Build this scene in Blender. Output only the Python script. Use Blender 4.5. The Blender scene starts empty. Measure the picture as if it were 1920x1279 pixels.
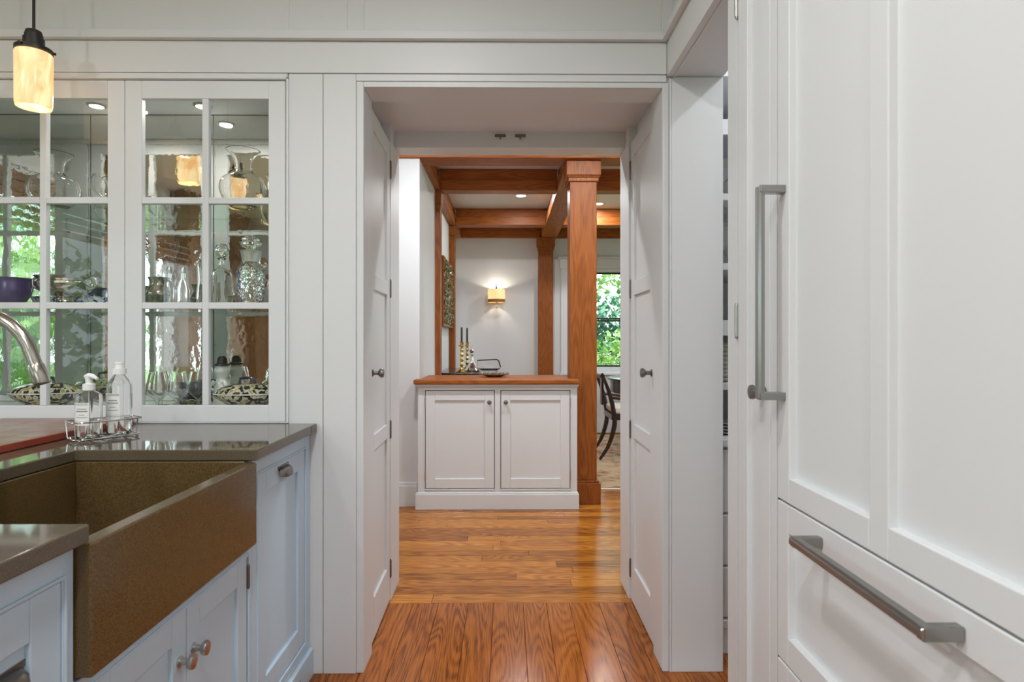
import bpy, bmesh, math, random
from mathutils import Vector, Matrix
random.seed(7)
SC = bpy.context.scene
COL = SC.collection
PI = math.pi

# ------------------------------------------------------------------ camera
cd = bpy.data.cameras.new('camera'); cam = bpy.data.objects.new('camera', cd); COL.objects.link(cam)
cam.location = (0, 0, 1.2); cam.rotation_euler = (PI/2, 0, math.radians(-0.51))
cd.sensor_width = 36; cd.lens = 1125/1920*36; cd.shift_y = -2.5/1920
cd.clip_start = 0.02
cd.dof.use_dof = True; cd.dof.focus_distance = 3.0; cd.dof.aperture_fstop = 8
SC.camera = cam
# ------------------------------------------------------------------ world / exposure
w = bpy.data.worlds.new('sky'); SC.world = w; w.use_nodes = True
bg = w.node_tree.nodes['Background']; bg.inputs[0].default_value = (0.80, 0.90, 1.0, 1); bg.inputs[1].default_value = 3.6
SC.view_settings.view_transform = 'Standard'; SC.view_settings.look = 'None'
SC.view_settings.gamma = 1; SC.view_settings.use_curve_mapping = False
SC.view_settings.exposure = 0.20
FILL_KITCHEN, CAN_DINING, FILL_HALL = 11.0, 10.0, 18.5  # kitchen and hall powers drive added ceiling lights outside the view
SC.cycles.transparent_max_bounces = 32; SC.cycles.max_bounces = 16; SC.cycles.transmission_bounces = 16

def portal(loc, rot, sx, sy):
    l = bpy.data.lights.new('window_portal', 'AREA'); l.shape = 'RECTANGLE'; l.size = sx; l.size_y = sy
    l.cycles.is_portal = True
    o = bpy.data.objects.new('window_portal', l); COL.objects.link(o); o.location = loc; o.rotation_euler = rot
# portals sit in the window openings and only guide the sky light in
portal((-3.36, 0.95, 1.5), (0, -PI/2, 0), 1.5, 1.3)
portal((-3.36, -0.60, 1.5), (0, -PI/2, 0), 1.5, 0.9)
portal((-3.36, -1.80, 1.5), (0, -PI/2, 0), 1.5, 0.9)
portal((-1.40, -3.06, 1.5), (PI/2, 0, 0), 2.2, 1.5)
portal((1.55, 7.82, 1.45), (-PI/2, 0, 0), 1.3, 1.3)
portal((4.06, 5.6, 1.5), (0, PI/2, 0), 1.5, 2.4)

# ------------------------------------------------------------------ materials
MATS = {}
def nmat(name):
    m = bpy.data.materials.new(name); m.use_nodes = True
    MATS[name] = m
    return m, m.node_tree.nodes, m.node_tree.links, m.node_tree.nodes['Principled BSDF']
def pbr(name, col, rough=0.5, metal=0.0, coat=0.0, spec=None, bump=None, vary=None, emit=None, es=0, trans=0, ior=None):
    m, N, L, b = nmat(name)
    c = (*col, 1)
    b.inputs['Base Color'].default_value = c; b.inputs['Roughness'].default_value = rough
    b.inputs['Metallic'].default_value = metal; b.inputs['Coat Weight'].default_value = coat
    b.inputs['Coat Roughness'].default_value = 0.08
    if spec is not None: b.inputs['Specular IOR Level'].default_value = spec
    if ior: b.inputs['IOR'].default_value = ior
    b.inputs['Transmission Weight'].default_value = trans
    if emit: b.inputs['Emission Color'].default_value = (*emit, 1); b.inputs['Emission Strength'].default_value = es
    if bump or vary:
        tc = N.new('ShaderNodeTexCoord')
        if bump:
            nz = N.new('ShaderNodeTexNoise'); nz.inputs['Scale'].default_value = bump[0]; nz.inputs['Detail'].default_value = 3
            L.new(tc.outputs['Object'], nz.inputs['Vector'])
            bp = N.new('ShaderNodeBump'); bp.inputs['Strength'].default_value = bump[1]; bp.inputs['Distance'].default_value = bump[2]
            L.new(nz.outputs['Fac'], bp.inputs['Height']); L.new(bp.outputs[0], b.inputs['Normal'])
        if vary:
            n2 = N.new('ShaderNodeTexNoise'); n2.inputs['Scale'].default_value = vary[0]; n2.inputs['Detail'].default_value = vary[2] if len(vary) > 2 else 4
            L.new(tc.outputs['Object'], n2.inputs['Vector'])
            rp = N.new('ShaderNodeValToRGB'); k = vary[1]
            rp.color_ramp.elements[0].position = 0.3; rp.color_ramp.elements[1].position = 0.7
            rp.color_ramp.elements[0].color = tuple(max(0, x*(1-k)) for x in col)+(1,)
            rp.color_ramp.elements[1].color = tuple(min(1, x*(1+k)) for x in col)+(1,)
            L.new(n2.outputs['Fac'], rp.inputs[0]); L.new(rp.outputs[0], b.inputs['Base Color'])
    return m
def wood(name, dark, mid, light, axis='X', scale=1.0, rough=0.35, coat=0.0, spread=0.5, rings=85):
    """oak: stretched noise bands plus fine pores along the grain axis, shifted per object"""
    m, N, L, b = nmat(name)
    tc = N.new('ShaderNodeTexCoord'); oi = N.new('ShaderNodeObjectInfo')
    off = N.new('ShaderNodeVectorMath'); off.operation = 'MULTIPLY_ADD'
    comb = N.new('ShaderNodeCombineXYZ')
    for k in range(3): L.new(oi.outputs['Random'], comb.inputs[k])
    off.inputs[1].default_value = (13.7, 7.3, 5.1)
    L.new(comb.outputs[0], off.inputs[0]); L.new(tc.outputs['Object'], off.inputs[2])
    def mapped(sl, sa):
        mp = N.new('ShaderNodeMapping')
        s = [sa*scale]*3; s['XYZ'.index(axis)] = sl*scale
        mp.inputs['Scale'].default_value = s; L.new(off.outputs[0], mp.inputs[0]); return mp
    a = mapped(1.0, 7)
    n1 = N.new('ShaderNodeTexNoise'); n1.inputs['Scale'].default_value = 1; n1.inputs['Detail'].default_value = 1.0; n1.inputs['Distortion'].default_value = 0.25
    L.new(a.outputs[0], n1.inputs[0])
    mul = N.new('ShaderNodeMath'); mul.operation = 'MULTIPLY'; mul.inputs[1].default_value = rings; L.new(n1.outputs['Fac'], mul.inputs[0])
    sn = N.new('ShaderNodeMath'); sn.operation = 'SINE'; L.new(mul.outputs[0], sn.inputs[0])
    p = mapped(9, 220)
    n2 = N.new('ShaderNodeTexNoise'); n2.inputs['Scale'].default_value = 1; n2.inputs['Detail'].default_value = 3; L.new(p.outputs[0], n2.inputs[0])
    mx = N.new('ShaderNodeMath'); mx.operation = 'MULTIPLY_ADD'; mx.inputs[1].default_value = 0.13; L.new(sn.outputs[0], mx.inputs[0]); L.new(n2.outputs['Fac'], mx.inputs[2])
    rv = N.new('ShaderNodeMath'); rv.operation = 'MULTIPLY_ADD'; rv.inputs[1].default_value = spread; rv.inputs[2].default_value = -spread/2
    L.new(oi.outputs['Random'], rv.inputs[0])
    ad = N.new('ShaderNodeMath'); ad.operation = 'ADD'; L.new(mx.outputs[0], ad.inputs[0]); L.new(rv.outputs[0], ad.inputs[1])
    rp = N.new('ShaderNodeValToRGB'); e = rp.color_ramp.elements
    e[0].position = 0.18; e[0].color = (*dark, 1); e[1].position = 0.85; e[1].color = (*light, 1)
    k = e.new(0.5); k.color = (*mid, 1)
    L.new(ad.outputs[0], rp.inputs[0]); L.new(rp.outputs[0], b.inputs['Base Color'])
    b.inputs['Roughness'].default_value = rough; b.inputs['Coat Weight'].default_value = coat; b.inputs['Coat Roughness'].default_value = 0.12
    b.inputs['Specular IOR Level'].default_value = 0.3
    bp = N.new('ShaderNodeBump'); bp.inputs['Strength'].default_value = 0.12; bp.inputs['Distance'].default_value = 0.001
    L.new(mx.outputs[0], bp.inputs['Height']); L.new(bp.outputs[0], b.inputs['Normal'])
    return m
def thin_glass(name, tint=(0.97, 0.985, 0.98), refl=1.0, wav=None):
    """thin pane: fresnel mix of mirror reflection and straight transmission"""
    m, N, L, b = nmat(name); N.remove(b)
    out = N['Material Output']
    t = N.new('ShaderNodeBsdfTransparent'); t.inputs[0].default_value = (*tint, 1)
    g = N.new('ShaderNodeBsdfGlossy'); g.inputs['Roughness'].default_value = 0.01; g.inputs[0].default_value = (refl, refl, refl, 1)
    f = N.new('ShaderNodeFresnel'); f.inputs[0].default_value = 1.45
    ge = N.new('ShaderNodeNewGeometry'); sb = N.new('ShaderNodeMath'); sb.operation = 'SUBTRACT'; sb.inputs[0].default_value = 1; L.new(ge.outputs['Backfacing'], sb.inputs[1])
    ml = N.new('ShaderNodeMath'); ml.operation = 'MULTIPLY'; L.new(f.outputs[0], ml.inputs[0]); L.new(sb.outputs[0], ml.inputs[1])
    mx = N.new('ShaderNodeMixShader'); L.new(ml.outputs[0], mx.inputs[0]); L.new(t.outputs[0], mx.inputs[1]); L.new(g.outputs[0], mx.inputs[2])
    L.new(mx.outputs[0], out.inputs[0])
    return m
def clear_glass(name, col=(1, 1, 1), rough=0.0, cut=None):
    m, N, L, b = nmat(name)
    b.inputs['Base Color'].default_value = (*col, 1); b.inputs['Roughness'].default_value = rough
    b.inputs['Transmission Weight'].default_value = 1; b.inputs['IOR'].default_value = 1.45
    return m
def speckle(name, c0, c1, c2, rough, scale=420, coat=0.0):
    m, N, L, b = nmat(name)
    tc = N.new('ShaderNodeTexCoord'); n = N.new('ShaderNodeTexNoise'); n.inputs['Scale'].default_value = scale; n.inputs['Detail'].default_value = 2
    L.new(tc.outputs['Object'], n.inputs[0])
    rp = N.new('ShaderNodeValToRGB'); e = rp.color_ramp.elements
    e[0].position = 0.33; e[0].color = (*c0, 1); e[1].position = 0.68; e[1].color = (*c2, 1); k = e.new(0.5); k.color = (*c1, 1)
    L.new(n.outputs['Fac'], rp.inputs[0]); L.new(rp.outputs[0], b.inputs['Base Color'])
    b.inputs['Roughness'].default_value = rough; b.inputs['Coat Weight'].default_value = coat; b.inputs['Coat Roughness'].default_value = 0.05
    return m

pbr('white', (0.72, 0.735, 0.745), 0.42, bump=(60, 0.05, 0.001))
pbr('wall_white', (0.69, 0.705, 0.715), 0.6, bump=(90, 0.06, 0.001))
pbr('ceiling_white', (0.78, 0.79, 0.80), 0.7, bump=(90, 0.05, 0.001))
pbr('cab_inside', (0.66, 0.65, 0.62), 0.5)
pbr('blue_grey', (0.53, 0.67, 0.79), 0.38, bump=(60, 0.05, 0.001))
pbr('gap', (0.03, 0.03, 0.03), 0.8)  # near-black that paints the shade in door gaps; also backs the mirror
pbr('nickel', (0.50, 0.485, 0.46), 0.28, 1.0)
pbr('steel', (0.34, 0.335, 0.32), 0.24, 1.0, bump=(300, 0.05, 0.0005))
pbr('pewter', (0.23, 0.215, 0.20), 0.32, 1.0)
pbr('bronze', (0.045, 0.04, 0.036), 0.45, 0.6)
pbr('silver', (0.52, 0.49, 0.42), 0.14, 1.0, bump=(120, 0.35, 0.002))
pbr('brass', (0.62, 0.45, 0.17), 0.22, 1.0)
pbr('chrome', (0.75, 0.75, 0.76), 0.10, 1.0)
pbr('faucet_metal', (0.42, 0.395, 0.35), 0.22, 1.0)
speckle('quartz', (0.088, 0.068, 0.044), (0.112, 0.088, 0.058), (0.145, 0.115, 0.078), 0.06, 520, 0.0)
speckle('sink_stone', (0.070, 0.041, 0.014), (0.108, 0.068, 0.026), (0.155, 0.103, 0.044), 0.20, 460, 0.15)
wood('oak_plank', (0.135, 0.034, 0.004), (0.34, 0.096, 0.012), (0.46, 0.155, 0.024), 'X', 1.0, 0.20, 0.0, 0.16, 120)
wood('oak_strip', (0.17, 0.050, 0.005), (0.40, 0.135, 0.016), (0.58, 0.235, 0.036), 'X', 1.2, 0.18, 0.0, 0.40, 120)
wood('oak_beam', (0.20, 0.050, 0.006), (0.33, 0.092, 0.013), (0.41, 0.128, 0.021), 'X', 1.0, 0.45, 0.0, 0.12)
wood('oak_column', (0.165, 0.043, 0.006), (0.285, 0.080, 0.012), (0.365, 0.116, 0.020), 'Z', 1.0, 0.45, 0.0, 0.10, 110)
wood('oak_beam_y', (0.22, 0.064, 0.012), (0.37, 0.118, 0.026), (0.46, 0.165, 0.042), 'Y', 1.0, 0.42, 0.0, 0.12)
wood('cherry', (0.17, 0.07, 0.045), (0.27, 0.135, 0.09), (0.35, 0.20, 0.145), 'X', 1.0, 0.35, 0.2, 0.1)
pbr('cherry_edge', (0.30, 0.045, 0.022), 0.4)
wood('dark_wood', (0.012, 0.006, 0.004), (0.028, 0.014, 0.009), (0.05, 0.025, 0.015), 'X', 1.0, 0.22, 0.4, 0.1)
wood('brown_wood', (0.10, 0.045, 0.015), (0.20, 0.10, 0.04), (0.32, 0.18, 0.08), 'Z', 1.0, 0.4, 0.1, 0.2)
thin_glass('pane_glass')
thin_glass('shelf_glass', (0.86, 0.95, 0.91))
clear_glass('glass')
clear_glass('glass_blue', (0.10, 0.16, 0.85))
clear_glass('frost', (0.95, 0.95, 0.96), 0.35)
pbr('purple_glass', (0.10, 0.07, 0.20), 0.08, 0.0, 0.6)
pbr('soap', (0.93, 0.94, 0.90), 0.02, trans=1.0, ior=1.33)
pbr('plastic_white', (0.85, 0.85, 0.84), 0.3)
pbr('paper', (0.86, 0.85, 0.82), 0.7)
pbr('ink', (0.16, 0.155, 0.15), 0.8)
pbr('porcelain', (0.80, 0.79, 0.74), 0.15, 0, 0.4)
pbr('navy', (0.02, 0.025, 0.05), 0.15, 0, 0.5)
pbr('cushion', (0.70, 0.64, 0.54), 0.9, bump=(200, 0.2, 0.002))
pbr('black_wax', (0.03, 0.03, 0.032), 0.5)
pbr('linen', (0.70, 0.66, 0.58), 0.9)
# alabaster pendant glass, glowing, with veins
def glow(name, c0, c1, strength, scale=14):
    m, N, L, b = nmat(name)
    tc = N.new('ShaderNodeTexCoord'); n = N.new('ShaderNodeTexNoise'); n.inputs['Scale'].default_value = scale; n.inputs['Detail'].default_value = 3; n.inputs['Distortion'].default_value = 2.0
    mp = N.new('ShaderNodeMapping'); mp.inputs['Scale'].default_value = (1, 1, 0.35)
    L.new(tc.outputs['Object'], mp.inputs[0]); L.new(mp.outputs[0], n.inputs[0])
    rp = N.new('ShaderNodeValToRGB'); e = rp.color_ramp.elements
    e[0].position = 0.36; e[0].color = (*c0, 1); e[1].position = 0.58; e[1].color = (*c1, 1)
    L.new(n.outputs['Fac'], rp.inputs[0]); L.new(rp.outputs[0], b.inputs['Emission Color']); b.inputs['Emission Strength'].default_value = strength
    b.inputs['Base Color'].default_value = (0.45, 0.38, 0.28, 1); b.inputs['Roughness'].default_value = 0.25
glow('alabaster', (0.90, 0.42, 0.13), (1.0, 0.74, 0.37), 0.92)
glow('lamp_shade_glow', (1.0, 0.52, 0.15), (1.0, 0.66, 0.26), 0.85, 3)
pbr('amber_band', (0.30, 0.14, 0.035), 0.5)
pbr('bulb', (1, 1, 1), 0.3, emit=(1, 0.93, 0.82), es=14)
pbr('can_lens', (1, 1, 1), 0.3, emit=(1, 0.95, 0.88), es=9)
# wavy antique mirror
m, N, L, b = nmat('wavy_mirror')
b.inputs['Base Color'].default_value = (0.82, 0.81, 0.77, 1); b.inputs['Metallic'].default_value = 1; b.inputs['Roughness'].default_value = 0.03
tc = N.new('ShaderNodeTexCoord'); mp = N.new('ShaderNodeMapping'); mp.inputs['Scale'].default_value = (1, 1, 0.7)
n1 = N.new('ShaderNodeTexNoise'); n1.inputs['Scale'].default_value = 15; n1.inputs['Detail'].default_value = 2.5
L.new(tc.outputs['Object'], mp.inputs[0]); L.new(mp.outputs[0], n1.inputs[0])
n3 = N.new('ShaderNodeTexNoise'); n3.inputs['Scale'].default_value = 75; n3.inputs['Detail'].default_value = 1; L.new(tc.outputs['Object'], n3.inputs[0])
ma = N.new('ShaderNodeMath'); ma.operation = 'MULTIPLY_ADD'; ma.inputs[1].default_value = 0.10; L.new(n3.outputs['Fac'], ma.inputs[0]); L.new(n1.outputs['Fac'], ma.inputs[2])
bp = N.new('ShaderNodeBump'); bp.inputs['Strength'].default_value = 0.34; bp.inputs['Distance'].default_value = 0.0016
L.new(ma.outputs[0], bp.inputs['Height']); L.new(bp.outputs[0], b.inputs['Normal'])
# black / gold / cream patterned china
def china(name, c_ground, c_dark, c_gold):
    m, N, L, b = nmat(name)
    tc = N.new('ShaderNodeTexCoord'); v = N.new('ShaderNodeTexVoronoi'); v.inputs['Scale'].default_value = 38; L.new(tc.outputs['Object'], v.inputs[0])
    n = N.new('ShaderNodeTexNoise'); n.inputs['Scale'].default_value = 52; n.inputs['Detail'].default_value = 3; L.new(tc.outputs['Object'], n.inputs[0])
    rp = N.new('ShaderNodeValToRGB'); rp.color_ramp.interpolation = 'CONSTANT'; e = rp.color_ramp.elements
    e[0].position = 0.0; e[0].color = (*c_dark, 1); e[1].position = 0.60; e[1].color = (*c_gold, 1)
    k = e.new(0.47); k.color = (*c_ground, 1)
    L.new(n.outputs['Fac'], rp.inputs[0]); L.new(rp.outputs[0], b.inputs['Base Color']); b.inputs['Roughness'].default_value = 0.15; b.inputs['Coat Weight'].default_value = 0.4
china('china_black', (0.62, 0.55, 0.40), (0.018, 0.016, 0.018), (0.40, 0.26, 0.05))
china('china_blue', (0.72, 0.74, 0.78), (0.02, 0.035, 0.16), (0.70, 0.72, 0.76))
china('gilt_moss', (0.20, 0.15, 0.04), (0.055, 0.05, 0.015), (0.34, 0.26, 0.09))
# rug
m, N, L, b = nmat('rug')
tc = N.new('ShaderNodeTexCoord'); v = N.new('ShaderNodeTexVoronoi'); v.inputs['Scale'].default_value = 7; L.new(tc.outputs['Object'], v.inputs[0])
n = N.new('ShaderNodeTexNoise'); n.inputs['Scale'].default_value = 16; n.inputs['Detail'].default_value = 5; L.new(tc.outputs['Object'], n.inputs[0])
ad = N.new('ShaderNodeMath'); ad.operation = 'MULTIPLY_ADD'; ad.inputs[1].default_value = 0.5; L.new(v.outputs['Distance'], ad.inputs[0]); L.new(n.outputs['Fac'], ad.inputs[2])
rp = N.new('ShaderNodeValToRGB'); e = rp.color_ramp.elements
e[0].position = 0.35; e[0].color = (0.16, 0.07, 0.035, 1); e[1].position = 0.8; e[1].color = (0.46, 0.33, 0.20, 1); k = e.new(0.55); k.color = (0.30, 0.15, 0.08, 1)
L.new(ad.outputs[0], rp.inputs[0]); L.new(rp.outputs[0], b.inputs['Base Color']); b.inputs['Roughness'].default_value = 0.95
# leaves, lawn
def leafmat(name, c0, c1):
    m, N, L, b = nmat(name)
    tc = N.new('ShaderNodeTexCoord'); n = N.new('ShaderNodeTexNoise'); n.inputs['Scale'].default_value = 1.6; n.inputs['Detail'].default_value = 4; L.new(tc.outputs['Object'], n.inputs[0])
    rp = N.new('ShaderNodeValToRGB'); e = rp.color_ramp.elements; e[0].position = 0.35; e[0].color = (*c0, 1); e[1].position = 0.65; e[1].color = (*c1, 1)
    L.new(n.outputs['Fac'], rp.inputs[0]); L.new(rp.outputs[0], b.inputs['Base Color']); b.inputs['Roughness'].default_value = 0.6
leafmat('leaf_light', (0.20, 0.42, 0.10), (0.46, 0.62, 0.20))
leafmat('leaf_mid', (0.10, 0.30, 0.12), (0.25, 0.48, 0.20))
leafmat('leaf_dark', (0.06, 0.19, 0.11), (0.15, 0.34, 0.20))
leafmat('lawn', (0.17, 0.34, 0.08), (0.30, 0.46, 0.14))
pbr('bark', (0.12, 0.09, 0.07), 0.9, bump=(30, 0.5, 0.02))

# ------------------------------------------------------------------ mesh helpers
I4 = Matrix.Identity(4)
def box(bm, x0, x1, y0, y1, z0, z1, M=I4):
    if x0 > x1: x0, x1 = x1, x0
    if y0 > y1: y0, y1 = y1, y0
    if z0 > z1: z0, z1 = z1, z0
    v = [bm.verts.new(M @ Vector(p)) for p in ((x0,y0,z0),(x1,y0,z0),(x1,y1,z0),(x0,y1,z0),(x0,y0,z1),(x1,y0,z1),(x1,y1,z1),(x0,y1,z1))]
    for f in ((3,2,1,0),(4,5,6,7),(0,1,5,4),(1,2,6,5),(2,3,7,6),(3,0,4,7)): bm.faces.new([v[i] for i in f])
    return bm
def B(*a):
    bm = bmesh.new()
    for t in a: box(bm, *t)
    return bm
def frame(bm, x0, x1, z0, z1, wl, wr, wt, wb, y0, y1):
    box(bm, x0, x0+wl, y0, y1, z0, z1); box(bm, x1-wr, x1, y0, y1, z0, z1)
    box(bm, x0+wl, x1-wr, y0, y1, z1-wt, z1); box(bm, x0+wl, x1-wr, y0, y1, z0, z0+wb)
    return bm
def lathe(bm, prof, seg=28, M=I4):
    rings = []
    for r, z in prof:
        if r < 1e-6: rings.append([bm.verts.new(M @ Vector((0, 0, z)))])
        else: rings.append([bm.verts.new(M @ Vector((r*math.cos(2*PI*k/seg), r*math.sin(2*PI*k/seg), z))) for k in range(seg)])
    for a, c in zip(rings, rings[1:]):
        for k in range(seg):
            k2 = (k+1) % seg
            if len(a) == 1 and len(c) == 1: continue
            if len(a) == 1: bm.faces.new((a[0], c[k2], c[k]))
            elif len(c) == 1: bm.faces.new((a[k], a[k2], c[0]))
            else: bm.faces.new((a[k], a[k2], c[k2], c[k]))
    return bm
def spline(pts, n=6):
    """catmull-rom through points"""
    P = [Vector(p) for p in pts]; out = []
    for i in range(len(P)-1):
        p0 = P[max(i-1, 0)]; p1 = P[i]; p2 = P[i+1]; p3 = P[min(i+2, len(P)-1)]
        for k in range(n):
            t = k/n
            out.append(0.5*((2*p1)+(p2-p0)*t+(2*p0-5*p1+4*p2-p3)*t*t+(3*p1-p0-3*p2+p3)*t**3))
    out.append(P[-1]); return out
def tube(bm, pts, r, seg=10, closed=False, M=I4):
    P = [Vector(p) for p in pts]; n = len(P)
    R = r if isinstance(r, (list, tuple)) else [r]*n
    rings = []; up = None
    for i in range(n):
        a = P[(i-1) % n] if (closed or i > 0) else P[i]; c = P[(i+1) % n] if (closed or i < n-1) else P[i]
        t = (c-a).normalized()
        if up is None:
            up = Vector((0, 0, 1)) if abs(t.z) < 0.9 else Vector((1, 0, 0))
        s = t.cross(up).normalized(); up = s.cross(t).normalized()
        rings.append([bm.verts.new(M @ (P[i] + R[i]*(math.cos(2*PI*k/seg)*s + math.sin(2*PI*k/seg)*up))) for k in range(seg)])
    pr = list(zip(rings, rings[1:])) + ([(rings[-1], rings[0])] if closed else [])
    for a, c in pr:
        for k in range(seg): bm.faces.new((a[k], a[(k+1) % seg], c[(k+1) % seg], c[k]))
    if not closed:
        bm.faces.new(list(reversed(rings[0]))); bm.faces.new(rings[-1])
    return bm
def cyl(bm, p0, p1, r, seg=20): return tube(bm, [p0, p1], r, seg)
def prism(bm, pts, z0, z1, M=I4):
    lo = [bm.verts.new(M @ Vector((x, y, z0))) for x, y in pts]; hi = [bm.verts.new(M @ Vector((x, y, z1))) for x, y in pts]
    bm.faces.new(list(reversed(lo))); bm.faces.new(hi); n = len(pts)
    for i in range(n): bm.faces.new((lo[i], lo[(i+1) % n], hi[(i+1) % n], hi[i]))
    return bm
def obj(name, bm, mat, parent=None, smooth=False, bevel=0.0, loc=None, seg=2):
    bmesh.ops.recalc_face_normals(bm, faces=bm.faces[:])
    me = bpy.data.meshes.new(name); bm.to_mesh(me); bm.free()
    me.materials.append(MATS[mat])
    if smooth:
        for p in me.polygons: p.use_smooth = True
        me.set_sharp_from_angle(angle=math.radians(40))
    o = bpy.data.objects.new(name, me); COL.objects.link(o)
    if parent: o.parent = parent
    if loc: o.location = loc
    if bevel:
        md = o.modifiers.new('edge', 'BEVEL'); md.width = bevel; md.segments = seg; md.limit_method = 'ANGLE'
    return o
def tag(o, label, cat, group=None, kind=None):
    if label: o['label'] = label
    if cat: o['category'] = cat
    if group: o['group'] = group
    if kind: o['kind'] = kind
    return o
def thing(name, label, cat, loc=(0, 0, 0), rz=0, group=None, kind=None):
    o = bpy.data.objects.new(name, None); COL.objects.link(o); o.empty_display_size = 0.05
    o.location = loc; o.rotation_euler = (0, 0, rz)
    return tag(o, label, cat, group, kind)
def struct(name, bm, mat, label, cat, bevel=0.0):
    return tag(obj(name, bm, mat, None, False, bevel), label, cat, kind='structure')
def RY(p, ang=PI/2): return Matrix.Translation(Vector(p)) @ Matrix.Rotation(ang, 4, 'X')   # lathe axis z -> -y
def knob(parent, x, y, z, r=0.015, mat='pewter', L=0.03):
    """round knob standing out toward local -y"""
    bm = bmesh.new()
    lathe(bm, [(0, 0), (r*0.75, 0), (r*0.75, 0.003), (r*0.45, 0.006), (r*0.42, L*0.5), (r*0.9, L*0.66), (r, L*0.8), (r*0.93, L*0.95), (r*0.6, L), (0, L)], 20, RY((x, y, z)))
    return obj('knob', bm, mat, parent, True)
def hinge(parent, x, y, z, h=0.06, r=0.0042, mat='pewter'):
    bm = bmesh.new()
    lathe(bm, [(0, -h/2-0.006), (r*0.6, -h/2-0.005), (r*0.8, -h/2), (r, -h/2), (r, h/2), (r*0.8, h/2), (r*0.6, h/2+0.005), (0, h/2+0.006)], 10, Matrix.Translation((x, y, z)))
    box(bm, x-0.001, x+0.001, y, y+0.012, z-h/2, z+h/2)
    return obj('hinge', bm, mat, parent, True)
def cup_pull(parent, x, y, z, wd=0.075, mat='pewter'):
    bm = bmesh.new(); n = 12
    pr = [(0, 0.018), (-0.014, 0.016), (-0.024, 0.008), (-0.027, -0.006), (-0.026, -0.013), (-0.022, -0.013), (-0.020, 0.0), (-0.012, 0.009), (0, 0.012)]
    vs = []
    for k in range(n+1):
        u = -1+2*k/n; s = math.sqrt(max(0.0, 1-abs(u)**3.5))
        vs.append([bm.verts.new((x+u*wd/2, y+py*(0.25+0.75*s), z+pz*(0.75+0.25*s))) for py, pz in pr])
    for a, c in zip(vs, vs[1:]):
        for k in range(len(pr)-1): bm.faces.new((a[k], a[k+1], c[k+1], c[k]))
    box(bm, x-wd/2-0.006, x+wd/2+0.006, y-0.0025, y, z+0.012, z+0.022)
    return obj('cup_pull', bm, mat, parent, True)
def shaker(parent, x0, x1, z0, z1, mat, name='door', st=0.06, rt=0.065, rb=0.07, y0=0.0, th=0.02, rec=0.010, splits=None, panels=None):
    """frame and recessed panel, front at y0 facing -y; returns the frame object"""
    bm = bmesh.new()
    box(bm, x0, x0+st, y0, y0+th, z0, z1); box(bm, x1-st, x1, y0, y0+th, z0, z1)
    openings = panels or [(x0+st, x1-st, z0+rb, z1-rt)]
    if not panels:
        box(bm, x0+st, x1-st, y0, y0+th, z1-rt, z1); box(bm, x0+st, x1-st, y0, y0+th, z0, z0+rb)
    d = obj(name, bm, mat, parent, False, 0.0022)
    for (a, c, e, f) in openings:
        obj('panel', B((a-0.004, c+0.004, y0+rec, y0+th-0.001, e-0.004, f+0.004)), mat, d)
    return d

# ================================================================== SETTING
# ---- kitchen shell
struct('wall_front', B((-.785, -.575, 2.172, 2.98, 0, 2.70), (-.575, -.515, 2.172, 2.30, 0, 2.70), (-.575, -.533, 2.76, 2.98, 0, 2.70),
    (-.515, .563, 2.172, 2.30, 2.11, 2.70), (-.575, .605, 2.30, 2.86, 2.19, 2.25), (-.533, .565, 2.86, 2.98, 2.115, 2.70),
    (.563, .605, 2.172, 2.30, 0, 2.70), (.605, .782, 2.172, 2.98, 0, 2.70), (.565, .605, 2.775, 2.98, 0, 2.70),
    (-3.4, -.785, 2.172, 2.515, 2.16, 2.70), (-3.4, -.785, 2.515, 2.98, 0, 2.70), (-3.4, -.785, 2.172, 2.515, 0, .868)),
    'white', 'white painted wall with a deep cased doorway in it', 'wall', 0.002)
wr = struct('wall_right', B((.60, .782, 1.562, 2.172, 2.15, 2.70), (.577, .782, -3.0, .30, 0, 2.70)),
    'white', 'white wall over the pantry opening beside the tall cabinets', 'wall', 0.002)
struct('wall_left', B((-3.5, -3.4, -3.1, -2.3, 0, 2.70), (-3.5, -3.4, -2.3, 1.65, 0, .72), (-3.5, -3.4, -2.3, 1.65, 2.28, 2.70), (-3.5, -3.4, 1.65, 2.98, 0, 2.70),
    (-3.5, -3.4, -1.32, -1.08, .72, 2.28), (-3.5, -3.4, -.12, .28, .72, 2.28)),
    'wall_white', 'white kitchen side wall holding three windows', 'wall')
struct('wall_back', B((-3.5, -2.55, -3.1, -3.0, 0, 2.70), (-.25, .8, -3.1, -3.0, 0, 2.70), (-2.55, -.25, -3.1, -3.0, 0, .72), (-2.55, -.25, -3.1, -3.0, 2.28, 2.70)),
    'wall_white', 'white kitchen wall behind the viewer with a wide window', 'wall')
struct('ceiling_kitchen', B((-3.5, 2.2, -3.1, 2.98, 2.702, 2.76)), 'ceiling_white', 'flat white kitchen ceiling', 'ceiling')
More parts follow.
